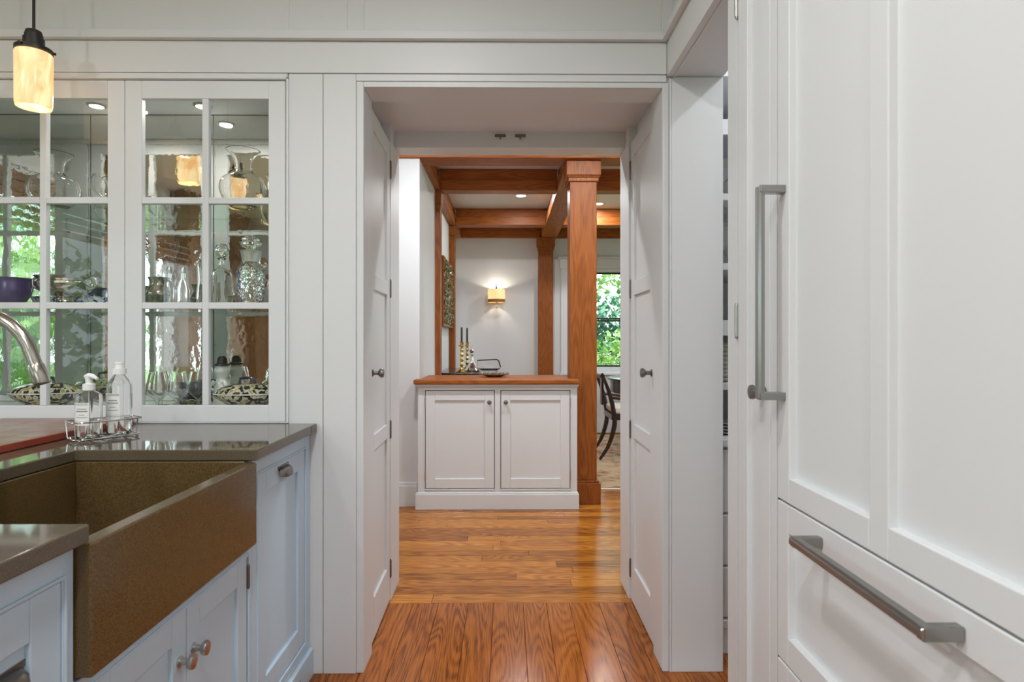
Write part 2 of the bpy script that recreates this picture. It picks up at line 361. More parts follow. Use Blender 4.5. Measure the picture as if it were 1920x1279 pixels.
# trim boards on the front wall and picture rail
def trim(n, boxes, label, mat='white', bev=0.002):
    return struct('trim_%d' % n, B(*boxes), mat, label, 'trim', bev)
trim(1, [(-.783, -.6605, 2.160, 2.1715, 0, 2.155)], 'flat white board between display cabinet and doorway casing')
trim(2, [(-.6585, -.541, 2.160, 2.1715, 0, 2.155)], 'flat white casing board left of the doorway')
trim(3, [(-.5405, -.515, 2.164, 2.1715, 0, 2.1295), (-.515, .563, 2.164, 2.1715, 2.11, 2.1295), (.563, .5865, 2.164, 2.1715, 0, 2.1295)], 'white inner bead framing the doorway')
trim(4, [(-.5405, .577, 2.160, 2.1715, 2.130, 2.155)], 'white strip of casing above the doorway')
trim(5, [(-3.4, .577, 2.156, 2.1715, 2.1565, 2.270)], 'wide white frieze board under the picture rail')
trim(6, [(-3.4, .577, 2.135, 2.1715, 2.271, 2.300), (-3.4, .577, 2.150, 2.1715, 2.300, 2.306)], 'white picture rail along the front wall')
trim(7, [(.577, .5995, 1.562, 2.155, 2.147, 2.270)], 'white frieze board over the pantry opening')
trim(8, [(.556, .5995, 1.562, 2.135, 2.271, 2.300), (.571, .5995, 1.562, 2.135, 2.300, 2.306)], 'white picture rail over the pantry opening')
trim(9, [(.5995, .606, 1.562, 2.160, 2.144, 2.1495), (.5875, .5945, 2.157, 2.1715, 0, 2.144)], 'thin white bead at the pantry opening edge')
trim(10, [(.5955, .782, 2.160, 2.1715, 0, 2.149)], 'broad white board at the end of the pantry wall')
# ---- pantry shell
struct('wall_pantry', B((1.9, 2.0, 1.0, 2.9, 0, 2.70), (.784, 4.1, 2.90, 2.98, 0, 2.8), (1.26, 1.9, 1.40, 1.5, 0, 2.70)), 'wall_white', 'white walls of the small pantry', 'wall')
# ---- floor
fl = struct('floor', B((-3.5, 4.2, -3.1, 7.9, -.06, -.0135)), 'oak_strip', 'warm oak floor through kitchen passage and dining room', 'floor')
pk = []
def plank(x, y, L, Wd, rz, mat):
    bm = bmesh.new(); box(bm, -L/2+.0007, L/2-.0007, -Wd/2+.0007, Wd/2-.0007, -.013, 0)
    o = obj('plank', bm, mat, fl, False, 0.0009, (x, y, 0), 1); o.rotation_euler = (0, 0, rz); return o
xs = -1.0; k = 0
while xs < 1.9:
    Wd = random.choice((.105, .115, .125, .135))
    y = 2.735; cut = random.uniform(.9, 2.6)
    for L in (cut, 2.735+.8-cut):
        plank(xs+Wd/2, y-L/2, L, Wd, PI/2, 'oak_plank'); y -= L
    xs += Wd
yy = 2.735
for i in range(28):
    Wd = .098 if i < 1 else .083
    x = -2.4 - random.uniform(0, .8)
    while x < 2.7:
        L = random.uniform(.75, 1.7)
        plank(x+L/2, yy+Wd/2, L, Wd, 0, 'oak_strip'); x += L
    yy += Wd
# ---- dining room shell
struct('wall_dining_back', B((-.8, .80, 7.752, 7.9, 0, 2.75), (2.25, 4.1, 7.752, 7.9, 0, 2.75), (.80, 2.25, 7.752, 7.9, 0, .80), (.80, 2.25, 7.752, 7.9, 2.12, 2.75)), 'wall_white', 'pale grey far dining room wall', 'wall')
struct('wall_dining_left', B((-2.5, -.628, 4.33, 5.26, 0, 2.506), (-.80, -.66, 5.26, 7.752, 0, 2.75)), 'wall_white', 'white wall block and side wall of the dining room', 'wall')
struct('wall_hall', B((-2.6, -2.5, 2.98, 5.26, 0, 2.75)), 'wall_white', 'white end wall of the hall', 'wall')
struct('wall_dining_right', B((4.0, 4.1, 2.98, 4.3, 0, 2.75), (4.0, 4.1, 6.9, 7.9, 0, 2.75), (4.0, 4.1, 4.3, 6.9, 0, .7), (4.0, 4.1, 4.3, 6.9, 2.3, 2.75)), 'wall_white', 'white dining room wall with an added window for daylight', 'wall')
struct('ceiling_dining', B((-2.6, 4.1, 2.98, 7.9, 2.70, 2.76)), 'ceiling_white', 'white coffered dining room ceiling', 'ceiling')
struct('baseboard_hall', B((-2.5, -.642, 4.312, 4.329, 0, .15), (-2.5, -.642, 4.318, 4.329, .15, .172)), 'white', 'white baseboard on the hall wall block', 'baseboard', 0.002)
struct('baseboard_dining', B((.62, 3.98, 7.733, 7.751, 0, .16), (-.655, .38, 7.733, 7.751, 0, .16)), 'white', 'white baseboard along the far dining wall', 'baseboard', 0.002)
# coffer beams
def beam_x(n, y0, y1, x0, x1, label):
    d = .016
    bm = B((x0, x1, y0, y1, 2.507, 2.60), (x0, x1, y0+d, y1-d, 2.60, 2.6985))
    return struct('trim_%d' % n, bm, 'oak_beam', label, 'beam', 0.004)
def beam_y(n, x0, x1, y0, y1, label):
    d = .016
    bm = B((x0, x1, y0, y1, 2.507, 2.60), (x0+d, x1-d, y0, y1, 2.60, 2.6985))
    return struct('trim_%d' % n, bm, 'oak_beam_y', label, 'beam', 0.004)
beam_x(11, 4.31, 4.52, -2.49, 3.99, 'oak ceiling beam over the half wall cabinet')
SEG = [(-.583, .443), (.643, 3.99)]
n = 12
for yb, wdt, txt in ((5.25, .14, 'oak coffer cross beam between the sideboard and half wall'), (6.84, .16, 'oak coffer cross beam nearest the far wall sconce'), (7.69, .06, 'oak beam along the far dining room wall')):
    for (a, c), side in zip(SEG, ('over the hall side', 'over the dining table side')):
        beam_x(n, yb, yb+wdt, a, c, txt + ', ' + side); n += 1
beam_y(n, -.70, -.585, 4.522, 7.75, 'oak side beam along the left dining wall'); n += 1
beam_y(n, .445, .641, 4.522, 7.75, 'long oak beam running from the column to far wall'); n += 1

# ---- windows (structure): frame, sash rails, panes
def window(n, W, H, loc, rz, label, rows=2, cols=1, mat='white', rail='bronze', case=.10):
    """opening W x H, centred on local x, sill at z=0; local -y is indoors, wall face at y=0"""
    r = thing('window_%d' % n, label, 'window', loc, rz, kind='structure')
    bm = bmesh.new(); frame(bm, -W/2, W/2, 0, H, .045, .045, .045, .045, .03, .085); obj('window_frame', bm, mat, r, False, .003)
    bm = B((-W/2-case, -W/2+.004, -.022, -.001, -.03, H), (W/2-.004, W/2+case, -.022, -.001, -.03, H))
    obj('casing', bm, mat, r, False, .003)
    obj('casing_head', B((-W/2-case-.012, W/2+case+.012, -.026, -.001, H, H+.12), (-W/2-case-.035, W/2+case+.035, -.045, -.001, H+.121, H+.15)), mat, r, False, .003)
    obj('window_sill', B((-W/2-case-.02, W/2+case+.02, -.05, .03, -.055, -.031)), mat, r, False, .003)
    for i in range(cols):
        x0 = -W/2+.045+(W-.09)*i/cols; x1 = -W/2+.045+(W-.09)*(i+1)/cols
        for j in range(rows):
            z0 = .045+(H-.09)*j/rows; z1 = .045+(H-.09)*(j+1)/rows
            bm = bmesh.new(); frame(bm, x0+.002, x1-.002, z0+.002, z1-.002, .022, .022, .022, .022, .04, .07)
            s = obj('sash', bm, rail, r, False, .002)
            obj('pane', B((x0+.02, x1-.02, .053, .057, z0+.02, z1-.02)), 'pane_glass', s)
    return r
window(1, 1.37, 1.56, (-3.401, .965, .72), PI/2, 'wide white framed kitchen window at the display cabinet end', 1, 2, rail='white')
window(2, .96, 1.56, (-3.401, -.60, .72), PI/2, 'narrow kitchen window between two oak posts', 1, 1, rail='white')
window(3, .98, 1.56, (-3.401, -1.81, .72), PI/2, 'narrow kitchen window at the far end of side wall', 1, 1, rail='white')
window(4, 2.3, 1.56, (-1.40, -3.0, .72), PI, 'wide kitchen window in the wall behind', 1, 3, rail='white')
window(5, 1.45, 1.32, (1.525, 7.752, .80), 0, 'double hung dining room window facing green shrubs', 2, 2)
window(6, 2.6, 1.6, (3.999, 5.6, .70), -PI/2, 'added unseen side window bringing daylight into the dining room', 1, 3)  # added out of view to let in light and give floor glare

# ---- passage doors
def passage_door(n, xface, s, label):
    """leaf standing open in the passage; face at xface looking toward s"""
    r = thing('door_%d' % n, label, 'door', (xface, 2.306 , 0), PI/2 if s > 0 else -PI/2, kind='structure')
    # local x runs toward +Y for s>0, toward -Y for s<0
    def X(a, c): return (a, c) if s > 0 else (-c, -a)
    Wd, T = .448, .034
    zs = [(.172, .757), (.82, 1.40), (1.463, 2.035)]
    bm = bmesh.new()
    for a, c in ((0, .085), (Wd-.065, Wd)): box(bm, *X(a, c), 0, T, .008, 2.105)
    for e, f in ((.008, .172), (.757, .82), (1.40, 1.463), (2.035, 2.105)): box(bm, *X(.085, Wd-.065), 0, T, e, f)
    obj('leaf_frame', bm, 'white', r, False, .002)
    for e, f in zs: obj('panel', B((*X(.081, Wd-.061), .010, T-.010, e-.004, f+.004)), 'white', r)
    for z in (.15, .788, 1.434, 1.98): hinge(r, (Wd+.005)*s, -.002, z, .075, .0055, 'pewter')
    # turned knob on a rose plate
    knob(r, .055*s, 0, 1.069, .019, 'pewter', .045)
    obj('top_catch', B((*X(.02, .05), .004, .030, 2.1055, 2.112)), 'bronze', r)
    return r
passage_door(1, -.526, 1, 'white three panel door folded back against the left jamb')
passage_door(2, .572, -1, 'white three panel door folded back against the right jamb')
bpy.data.objects['door_1'].rotation_euler.z += math.radians(1.2)
for x in (-.03, .065):
    tag(obj('door_catch', B((x-.026, x+.026, 2.853, 2.8595, 2.165, 2.178), (x-.004, x+.004, 2.851, 2.8595, 2.155, 2.165)), 'pewter'), 'small pewter ball catch on the white passage header', 'catch', 'catches on the passage header')

# ================================================================== LEFT BASE CABINETS, COUNTER, SINK
def base_cab(name, label, y0, y1, ztop, doors, legs=True):
    r = thing(name, label, 'cabinet', (-.705, 0, 0), PI/2)
    fs = .0295
    bm = bmesh.new(); box(bm, y0+.001, y1-.001, .0225, .55, .10, ztop); obj('body', bm, 'blue_grey', r)
    return r
# far cabinet with pull-out panel
r = base_cab('base_cabinet', 'pale blue pull out cabinet between sink and white wall', 1.668, 2.158, .868, None)
bm = bmesh.new(); frame(bm, 1.668, 2.158, .10, .868, .034, .052, .048, .040, 0, .0215); obj('face_frame', bm, 'blue_grey', r, False, .0015)
bm = bmesh.new(); frame(bm, 1.697, 2.111, .135, .825, .006, .006, .006, .006, -.004, .004); obj('bead', bm, 'blue_grey', r, False, .0015)
obj('gap_shade', B((1.703, 2.105, .0205, .0222, .141, .819)), 'gap', r)  # dark sheet painting the shade in the gap round the door
d = shaker(r, 1.7055, 2.1025, .1435, .8165, 'blue_grey', 'door', .062, .062, .07, .001, .019, .009)
cup_pull(d, 1.90, .001, .785)
obj('base_moulding', B((1.668, 1.78, -.013, .02, .0, .098), (2.05, 2.158, -.013, .02, .0, .098), (1.78, 2.05, -.013, .02, .055, .098), (1.7805, 1.80, -.012, .019, .038, .0545), (2.03, 2.0495, -.012, .019, .038, .0545)), 'blue_grey', r, False, .003)
# sink base
r = base_cab('sink_base_cabinet', 'pale blue double door cabinet under the stone sink', .985, 1.666, .638, None)
bm = bmesh.new(); frame(bm, .985, 1.666, .10, .638, .034, .026, .026, .04, 0, .0215); obj('face_frame', bm, 'blue_grey', r, False, .0015)
bm = bmesh.new(); frame(bm, 1.014, 1.645, .135, .617, .005, .005, .005, .005, -.004, .004); obj('bead', bm, 'blue_grey', r, False, .0015)
obj('gap_shade', B((1.019, 1.640, .0205, .0222, .140, .612)), 'gap', r)  # near-black sheet as painted shade around the sink doors
d1 = shaker(r, 1.0215, 1.3285, .1425, .6095, 'blue_grey', 'door', .055, .06, .07, .001, .019, .009)
d2 = shaker(r, 1.3315, 1.6375, .1425, .6095, 'blue_grey', 'door', .055, .06, .07, .001, .019, .009)
knob(d1, 1.301, .001, .505, .0165, 'nickel', .034); knob(d2, 1.359, .001, .505, .0165, 'nickel', .034)
for z in (.555, .20): hinge(d2, 1.6395, -.002, z, .055); hinge(d1, 1.0195, -.002, z, .055)
obj('base_moulding', B((.985, 1.666, -.010, .02, 0, .098)), 'blue_grey', r, False, .003)
# near cabinet
r = base_cab('base_cabinet', 'pale blue cabinet under the near end of the counter', .28, .983, .868, None)
bm = bmesh.new(); frame(bm, .28, .983, .10, .868, .034, .024, .048, .04, 0, .0215); obj('face_frame', bm, 'blue_grey', r, False, .0015)
bm = bmesh.new(); frame(bm, .345, .966, .135, .825, .006, .006, .006, .006, -.004, .004); obj('bead', bm, 'blue_grey', r, False, .0015)
obj('gap_shade', B((.351, .960, .0205, .0222, .141, .819)), 'gap', r)  # painted gap shade behind the near door
d = shaker(r, .3535, .9575, .1435, .8165, 'blue_grey', 'door', .062, .066, .07, .001, .019, .009)
cup_pull(d, .840, .010, .705, .10)
obj('base_moulding', B((.28, .983, -.010, .02, 0, .098)), 'blue_grey', r, False, .003)

# countertop (one slab with the sink notch)
bm = prism(bmesh.new(), [(-.68, 2.1555), (-1.95, 2.1555), (-1.95, .10), (-.68, .10), (-.68, .985), (-1.172, .985), (-1.172, 1.64), (-.68, 1.64)], .870, .900)
tag(obj('countertop', bm, 'quartz', None, False, .003), 'glossy brown grey stone countertop with a notch for the sink', 'countertop')
obj_pen = thing('peninsula_base', 'pale blue back panel carrying the counter on its far side', 'cabinet')
obj('body', B((-1.80, -1.258, .12, 2.15, .0, .868)), 'blue_grey', obj_pen)
# sink
r = thing('farmhouse_sink', 'brown stone apron front sink set in the counter', 'sink')
obj('apron', B((-.7135, -.679, .987, 1.638, .645, .867)), 'sink_stone', r, False, .004)
bm = B((-1.20, -1.172, .9845, 1.665, .64, .8685), (-1.172, -.714, .9845, .997, .64, .8685), (-1.172, -.714, 1.64, 1.665, .64, .8685), (-1.172, -.714, .997, 1.64, .64, .665))
obj('basin', bm, 'sink_stone', r, False, .003)
obj('drain', lathe(bmesh.new(), [(0, .6655), (.045, .6655), (.045, .668), (.035, .669), (.03, .6665), (0, .6665)], 24, Matrix.Translation((-.95, 1.31, 0))), 'steel', r, True)
# faucet
r = thing('faucet', 'brushed metal gooseneck faucet arching over the stone sink', 'faucet', (-1.262, 1.30, .9005))
pts = [(0, 0, .03), (0, 0, .12), (0, 0, .22)]
cx, cz, R = .122, .235, .122
for k in range(0, 15): 
    a = PI - k*(PI*0.92)/14; pts.append((cx+R*math.cos(a), 0, cz+R*math.sin(a)))
l = Vector(pts[-1]); dv = (Vector(pts[-1])-Vector(pts[-2])).normalized()
pts.append(tuple(l+dv*.02))
obj('spout', tube(bmesh.new(), pts, .0135, 18), 'faucet_metal', r, True)
tip = [l+dv*.02, l+dv*.025, l+dv*.062, l+dv*.065]
obj('spout_tip', tube(bmesh.new(), tip, [.0135, .0158, .0158, .0145], 18), 'faucet_metal', r, True)
obj('base', lathe(bmesh.new(), [(0, 0), (.03, 0), (.03, .006), (.024, .014), (.022, .05), (.016, .06), (0, .06)], 24), 'faucet_metal', r, True)
obj('lever', tube(bmesh.new(), [(0, .02, .04), (0, .06, .055), (0, .11, .075)], [.007, .006, .005], 12), 'faucet_metal', r, True)
# wooden board
r = thing('cutting_board', 'wide reddish wooden board lying on the counter by the cabinet', 'board')
for i in range(5):
    x0 = -1.34-.09*(i+1); obj('stave', B((x0+.0004, x0+.0896, 1.42, 2.150, .9035, .921)), 'cherry', r, False, .001)
obj('edge_strip', B((-1.3396, -1.330, 1.42, 2.150, .9015, .921), (-1.79, -1.3300, 1.411, 1.4196, .9015, .921)), 'cherry_edge', r, False, .0015)
obj('underside', B((-1.789, -1.341, 1.421, 2.149, .9005, .9033)), 'cherry', r)

# soap caddy and bottles
def wire_caddy():
    r = thing('wire_caddy', 'chrome wire caddy holding two soap bottles on the counter', 'caddy', (-1.221, 1.832, .9005), math.radians(52))
    def ring(z, a=.092, b_=.052, n=28):
        P = []
        for k in range(n):
            t = 2*PI*k/n; c, s = math.cos(t), math.sin(t)
            P.append((a*math.copysign(abs(c)**.45, c), b_*math.copysign(abs(s)**.45, s), z))
        return P
    obj('top_rail', tube(bmesh.new(), ring(.058), .0024, 8, True), 'chrome', r, True)
    obj('bottom_rail', tube(bmesh.new(), ring(.008, .088, .048), .0020, 8, True), 'chrome', r, True)
    R0 = ring(.058)
    for k in range(0, 28, 4):
        p = R0[k]; q = (p[0]*.957, p[1]*.925, .008)
        obj('wire', tube(bmesh.new(), [p, q], .0017, 6), 'chrome', r, True)
    for x in (-.06, -.03, 0, .03, .06):
        obj('floor_wire', tube(bmesh.new(), [(x, -.045, .006), (x, .045, .006)], .0015, 6), 'chrome', r, True)
    for x, y in ((-.075, -.038), (.075, -.038), (-.075, .038), (.075, .038)):
        obj('foot', lathe(bmesh.new(), [(0, 0), (.004, 0), (.005, .004), (.003, .0075), (0, .0075)], 10, Matrix.Translation((x, y, 0))), 'chrome', r, True)
wire_caddy()
def soap_bottle(loc, H, label, pump):
    r = thing('soap_bottle', label, 'bottle', loc, math.radians(-12))
    S = Matrix.Diagonal((1, .82, 1, 1))
    if pump: pr = [(0, 0), (.033, 0), (.037, .004), (.0375, H*.95), (.034, H), (.018, H+.010), (.012, H+.012), (.012, H+.016)]
    else: pr = [(0, 0), (.033, 0), (.037, .004), (.037, H*.95), (.035, H), (.016, H+.026), (.013, H+.028), (.013, H+.034)]
    inner = [(max(q[0]-.0022, 0), q[1]+.0025 if i < 3 else q[1]) for i, q in enumerate(pr)]
    obj('bottle_body', lathe(bmesh.new(), pr+list(reversed(inner[1:]))+[(0, .0025)], 32, S), 'glass', r, True)
    lv = H*(.40 if pump else .34)
    obj('soap', lathe(bmesh.new(), [(0, .0035), (.031, .0035), (.0335, .006), (.0335, lv), (0, lv)], 32, S), 'soap', r, True)
    # label wrapped round the front
    bm = bmesh.new(); a0, a1, nn = math.radians(-138), math.radians(-48), 12; vs = []
    z0, z1 = H*.30, H*.82
    for k in range(nn+1):
        a = a0+(a1-a0)*k/nn
        vs.append([bm.verts.new((.0380*math.cos(a), .0380*.82*math.sin(a)-.0005, z)) for z in (z0, z1)])
    for a, c in zip(vs, vs[1:]): bm.faces.new((a[0], c[0], c[1], a[1]))
    lab = obj('label', bm, 'paper', r, True)
    def bar(b, u0, u1, v0, v1):
        q = []
        for k in range(5):
            a = a0+(a1-a0)*(u0+(u1-u0)*k/4)
            q.append([b.verts.new((.0384*math.cos(a), .0384*.82*math.sin(a)-.0008, z0+(z1-z0)*v)) for v in (v0, v1)])
        for a, c in zip(q, q[1:]): b.faces.new((a[0], c[0], c[1], a[1]))
    b = bmesh.new()
    for u0, u1, v0, v1 in ((.17, .98, .90, .915), (.17, .185, .12, .90), (.17, .98, .105, .12), (.17, .98, .17, .178)): bar(b, u0, u1, v0, v1)
    rr = random.Random(3)
    for v, lo, hi, hgt in ((.955, .22, .95, .02), (.73, .40, .88, .035), (.63, .33, .93, .045), (.47, .52, .80, .025), (.36, .34, .92, .03)):
        u = lo
        while u < hi:
            du = rr.uniform(.02, .045); bar(b, u, min(u+du, hi), v-hgt/2*rr.uniform(.6, 1), v+hgt/2); u += du+.014
    obj('label_print', b, 'ink', r)
    if pump:
        obj('pump_collar', lathe(bmesh.new(), [(0, H+.0125), (.0165, H+.0125), (.0165, H+.030), (.014, H+.032), (0, H+.032)], 24), 'plastic_white', r, True)
        obj('pump_stem', lathe(bmesh.new(), [(0, H+.032), (.009, H+.032), (.010, H+.050), (0, H+.050)], 20), 'plastic_white', r, True)
        obj('pump_nozzle', tube(bmesh.new(), [(-.012, 0, H+.052), (0, 0, H+.055), (.018, -.004, H+.054), (.038, -.008, H+.047)], [.006, .0085, .007, .004], 12), 'plastic_white', r, True)
        obj('dip_tube', tube(bmesh.new(), [(0, 0, H+.012), (0, 0, .012)], .002, 8), 'plastic_white', r, True)
    else:
        obj('cap', lathe(bmesh.new(), [(0, H+.029), (.019, H+.029), (.019, H+.046), (.0125, H+.047), (.011, H+.060), (.013, H+.062), (.012, H+.066), (0, H+.066)], 24), 'plastic_white', r, True)
soap_bottle((-1.243, 1.797, .9095), .128, 'clear soap bottle with a white pump and paper label', True)
soap_bottle((-1.199, 1.868, .9095), .155, 'taller clear soap bottle with white flip cap and paper label', False)

# pendants
def pendant(x, y, label):
    r = thing('pendant_lamp', label, 'pendant lamp', (x, y, 0), group='amber glass pendants over the counter')
    z0, z1, R = 1.972, 2.152, .053
    obj('lamp_shade', lathe(bmesh.new(), [(R*.93, z0), (R*.98, z0+.012), (R, z1-.004), (R*.97, z1), (.02, z1+.002), (.02, z1-.004), (R-.006, z1-.010), (R-.008, z0+.012), (R*.93-.006, z0)], 40), 'alabaster', r, True)
    obj('fitter', lathe(bmesh.new(), [(0, z1+.004), (R*1.0, z1+.004), (R*1.0, z1+.016), (R*.7, z1+.020), (.030, z1+.026), (.030, z1+.050), (.024, z1+.052), (.026, z1+.060), (.022, z1+.074), (.010, z1+.080), (0, z1+.080)], 32), 'bronze', r, True)
    for k in range(3):
        a = 2*PI*k/3+.5; obj('screw', tube(bmesh.new(), [(R*.95*math.cos(a), R*.95*math.sin(a), z1+.011), (R*1.13*math.cos(a), R*1.13*math.sin(a), z1+.011)], .0045, 10), 'bronze', r, True)
    obj('rod', cyl(bmesh.new(), (0, 0, z1+.078), (0, 0, 2.688), .0045, 12), 'bronze', r, True)
    obj('canopy', lathe(bmesh.new(), [(0, 2.680), (.03, 2.680), (.06, 2.692), (.06, 2.7005), (0, 2.7005)], 28), 'bronze', r, True)
    obj('bulb', lathe(bmesh.new(), [(0, z0+.05), (.018, z0+.06), (.024, z0+.08), (.016, z0+.11), (.012, z1-.002), (0, z1-.002)], 16), 'bulb', r, True)
pendant(-1.573, 2.01, 'glowing amber glass pendant beside the glazed display cabinet')
pendant(-1.573, 1.48, 'glowing amber glass pendant over the soap bottles')
pendant(-1.573, .95, 'glowing amber glass pendant over the near counter end')

# ================================================================== DISPLAY CABINET
H = thing('display_cabinet', 'white built in cabinet with glazed doors and wavy mirror back', 'cabinet')
XR = -.785
obj('side', B((XR-.018, XR-.001, 2.195, 2.512, .90, 2.155)), 'cab_inside', H)
obj('bottom', B((-3.38, XR-.019, 2.195, 2.498, .925, .945)), 'cab_inside', H)
obj('top', B((-3.38, XR-.019, 2.195, 2.498, 2.132, 2.154)), 'wall_white', H)
bm = B((XR-.006, XR-.001, 2.158, 2.180, .9015, 2.155), (-3.38, XR-.006, 2.158, 2.180, 2.131, 2.155), (-2.045, -1.953, 2.160, 2.190, .9015, 2.131), (-3.38, XR-.006, 2.1605, 2.194, .9005, .9040))
obj('face_frame', bm, 'white', H, False, .0015)
bm = B((XR-.004, XR+.004, 2.152, 2.160, .9015, 2.140), (-3.38, XR+.004, 2.152, 2.160, 2.1325, 2.1405))
obj('bead', bm, 'white', H, False, .0015)
obj('rail_behind', B((-3.38, XR-.019, 2.184, 2.1945, .903, .944), (-3.38, XR-.019, 2.184, 2.1945, 2.11, 2.131)), 'cab_inside', H)
# mirror panels
for a, c in ((-1.2145, XR-.020), (-1.7205, -1.2175), (-2.2265, -1.7235), (-2.7325, -2.2295), (-3.37, -2.7355)):
    obj('mirror_panel', B((a, c, 2.4995, 2.505, .947, 2.130)), 'wavy_mirror', H)
obj('mirror_backing', B((-3.38, XR-.019, 2.506, 2.5135, .92, 2.155)), 'gap', H)
for z in (1.700, 1.324):
    obj('glass_shelf', B((-3.37, XR-.021, 2.21, 2.495, z-.004, z+.005)), 'shelf_glass', H, False, .001)
    for x in (XR-.024, -2.0, -1.2175):
        obj('shelf_pin', cyl(bmesh.new(), (x-.006, 2.24, z-.009), (x+.004, 2.24, z-.009), .004, 8), 'nickel', H)
for x in (-1.63, -1.21):
    p = obj('puck_light', lathe(bmesh.new(), [(.034, 2.1315), (.034, 2.128), (.026, 2.126), (.026, 2.1315)], 24, Matrix.Translation((x, 2.40, 0))), 'nickel', H, True)
    obj('lens', lathe(bmesh.new(), [(0, 2.1275), (.0255, 2.1275), (.0255, 2.129), (0, 2.129)], 20, Matrix.Translation((x, 2.40, 0))), 'can_lens', p, True)
    l = bpy.data.lights.new('puck', 'AREA'); l.shape = 'DISK'; l.size = .05; l.energy = 1.3; l.color = (1, .97, .92)
    o = bpy.data.objects.new('puck', l); COL.objects.link(o); o.location = (x, 2.40, 2.124); o.parent = H
def glazed_door(x0, x1):
    z0, z1 = .9045, 2.1285; st = .060; g0, g1, gx0, gx1 = .964, 2.064, x0+st, x1-st
    bm = bmesh.new(); frame(bm, x0, x1, z0, z1, st, st, z1-g1, g0-z0, 2.160, 2.183); d = obj('door', bm, 'white', H, False, .0018)
    xm = (gx0+gx1)/2; bw = .0115; zs = [g0, 1.322, 1.699, g1]
    obj('muntin', B((xm-bw, xm+bw, 2.1605, 2.1825, g0, g1)), 'white', d, False, .0025)
    for z in zs[1:3]:
        for a, c in ((gx0, xm-bw), (xm+bw, gx1)): obj('muntin', B((a, c, 2.1605, 2.1825, z-bw, z+bw)), 'white', d, False, .0025)
    for i in range(3):
        for a, c in ((gx0, xm), (xm, gx1)):
            obj('pane', B((a-.003 if a == gx0 else a+.004, c+.003 if c == gx1 else c-.004, 2.1725, 2.1755, zs[i]+(.004 if i else -.003), zs[i+1]-(.004 if i < 2 else -.003))), 'pane_glass', d)
for x0, x1 in ((-1.3665, -.7945), (-1.9495, -1.3685), (-2.628, -2.048), (-3.21, -2.63)): glazed_door(x0, x1)

# ---- glassware and dishes inside
def vessel(name, label, cat, mat, prof, loc, seg=32, group=None, wall=.003, sx=1.0, sy=1.0, root=None, solid=False):
    S = Matrix.Diagonal((sx, sy, 1, 1)); pr = [tuple(p) for p in prof]
    if not solid:
        inner = [(max(p[0]-wall, .0008), p[1]) for p in pr if p[0] > 0]
        inner = [(q[0], max(q[1], pr[0][1]+wall*1.5)) for q in inner]
        pr = pr + list(reversed(inner)) + [(0, inner[0][1])]
    bm = lathe(bmesh.new(), pr, seg, S)
    if root is not None: return obj(name, bm, mat, root, True)
    return tag(obj(name, bm, mat, None, True, 0, loc), label, cat, group)
def sp(prof, n=5): return [(max(p.x, 0), p.y) for p in spline([(a, c, 0) for a, c in prof], n)]
Z1, Z2, Z0 = 1.7055, 1.3295, .9455
carafe = [(0, 0)] + sp([(.045, 0), (.072, .025), (.088, .065), (.078, .100), (.040, .125), (.032, .145), (.040, .180), (.064, .205)])
vessel('carafe', 'round bellied clear glass carafe above the footed silver bowl', 'carafe', 'glass', carafe, (-1.731, 2.31, Z1))
vessel('carafe', 'round bellied clear glass carafe above the cut glass decanter', 'carafe', 'glass', [(a*.97, z*1.07) for a, z in carafe], (-1.010, 2.31, Z1))
vessel('glass_goblet', 'round clear goblet beside the left carafe', 'glass', 'glass', [(0, 0), (.03, 0), (.03, .003), (.006, .008), (.005, .035)] + sp([(.012, .042), (.042, .07), (.045, .10), (.038, .125)]), (-1.545, 2.32, Z1), solid=False, wall=.0025)
r = thing('silver_pitcher', 'tarnished silver pitcher half hidden behind a glass carafe', 'pitcher', (-.915, 2.43, Z1))
vessel('body', None, None, 'silver', [(0, 0), (.035, 0), (.030, .01)] + sp([(.035, .02), (.055, .07), (.045, .14), (.030, .18), (.042, .225)]), None, root=r)
obj('handle', tube(bmesh.new(), spline([(.038, 0, .20), (.075, 0, .20), (.082, 0, .14), (.05, 0, .08)]), .005, 10), 'silver', r, True)
vessel('purple_bowl', 'deep purple glass bowl on the middle shelf', 'bowl', 'purple_glass', [(0, 0), (.038, 0), (.042, .004)] + sp([(.046, .012), (.066, .05), (.070, .09), (.078, .102)]), (-1.875, 2.285, Z2))
r = thing('silver_footed_bowl', 'ornate silver footed bowl with side handles', 'bowl', (-1.672, 2.285, Z2))
vessel('bowl', None, None, 'silver', [(0, .03)] + sp([(.03, .03), (.075, .05), (.092, .08), (.085, .095), (.096, .108)]), None, root=r)
vessel('foot', None, None, 'silver', [(0, 0), (.045, 0), (.043, .008), (.030, .015), (.026, .029), (0, .029)], None, root=r, solid=True)
for s in (-1, 1): obj('handle', tube(bmesh.new(), spline([(.085*s, 0, .06), (.115*s, 0, .07), (.118*s, 0, .10), (.092*s, 0, .105)]), .0045, 10), 'silver', r, True)
for x, y in ((-1.650, 2.437), (-1.850, 2.435)):
    vessel('blue_dish', 'low blue and white china dish ' + ('behind the footed silver bowl' if x > -1.7 else 'behind the purple bowl'), 'dish', 'china_blue', [(0, 0), (.035, 0), (.037, .005)] + sp([(.042, .012), (.052, .03), (.056, .042)]), (x, y, Z2), group='blue and white dishes')
def cruet(x, y, label, h=.150):
    r = thing('cruet', label, 'bottle', (x, y, Z2), group='small glass cruets')
    vessel('bottle', None, None, 'glass', [(0, 0), (.022, 0), (.023, .004)] + sp([(.023, .06), (.018, .085), (.009, .105), (.009, h-.025)]), None, root=r, wall=.002)
    obj('cap', lathe(bmesh.new(), [(0, h-.025), (.0115, h-.025), (.0115, h-.012), (.008, h), (0, h)], 16), 'silver', r, True)
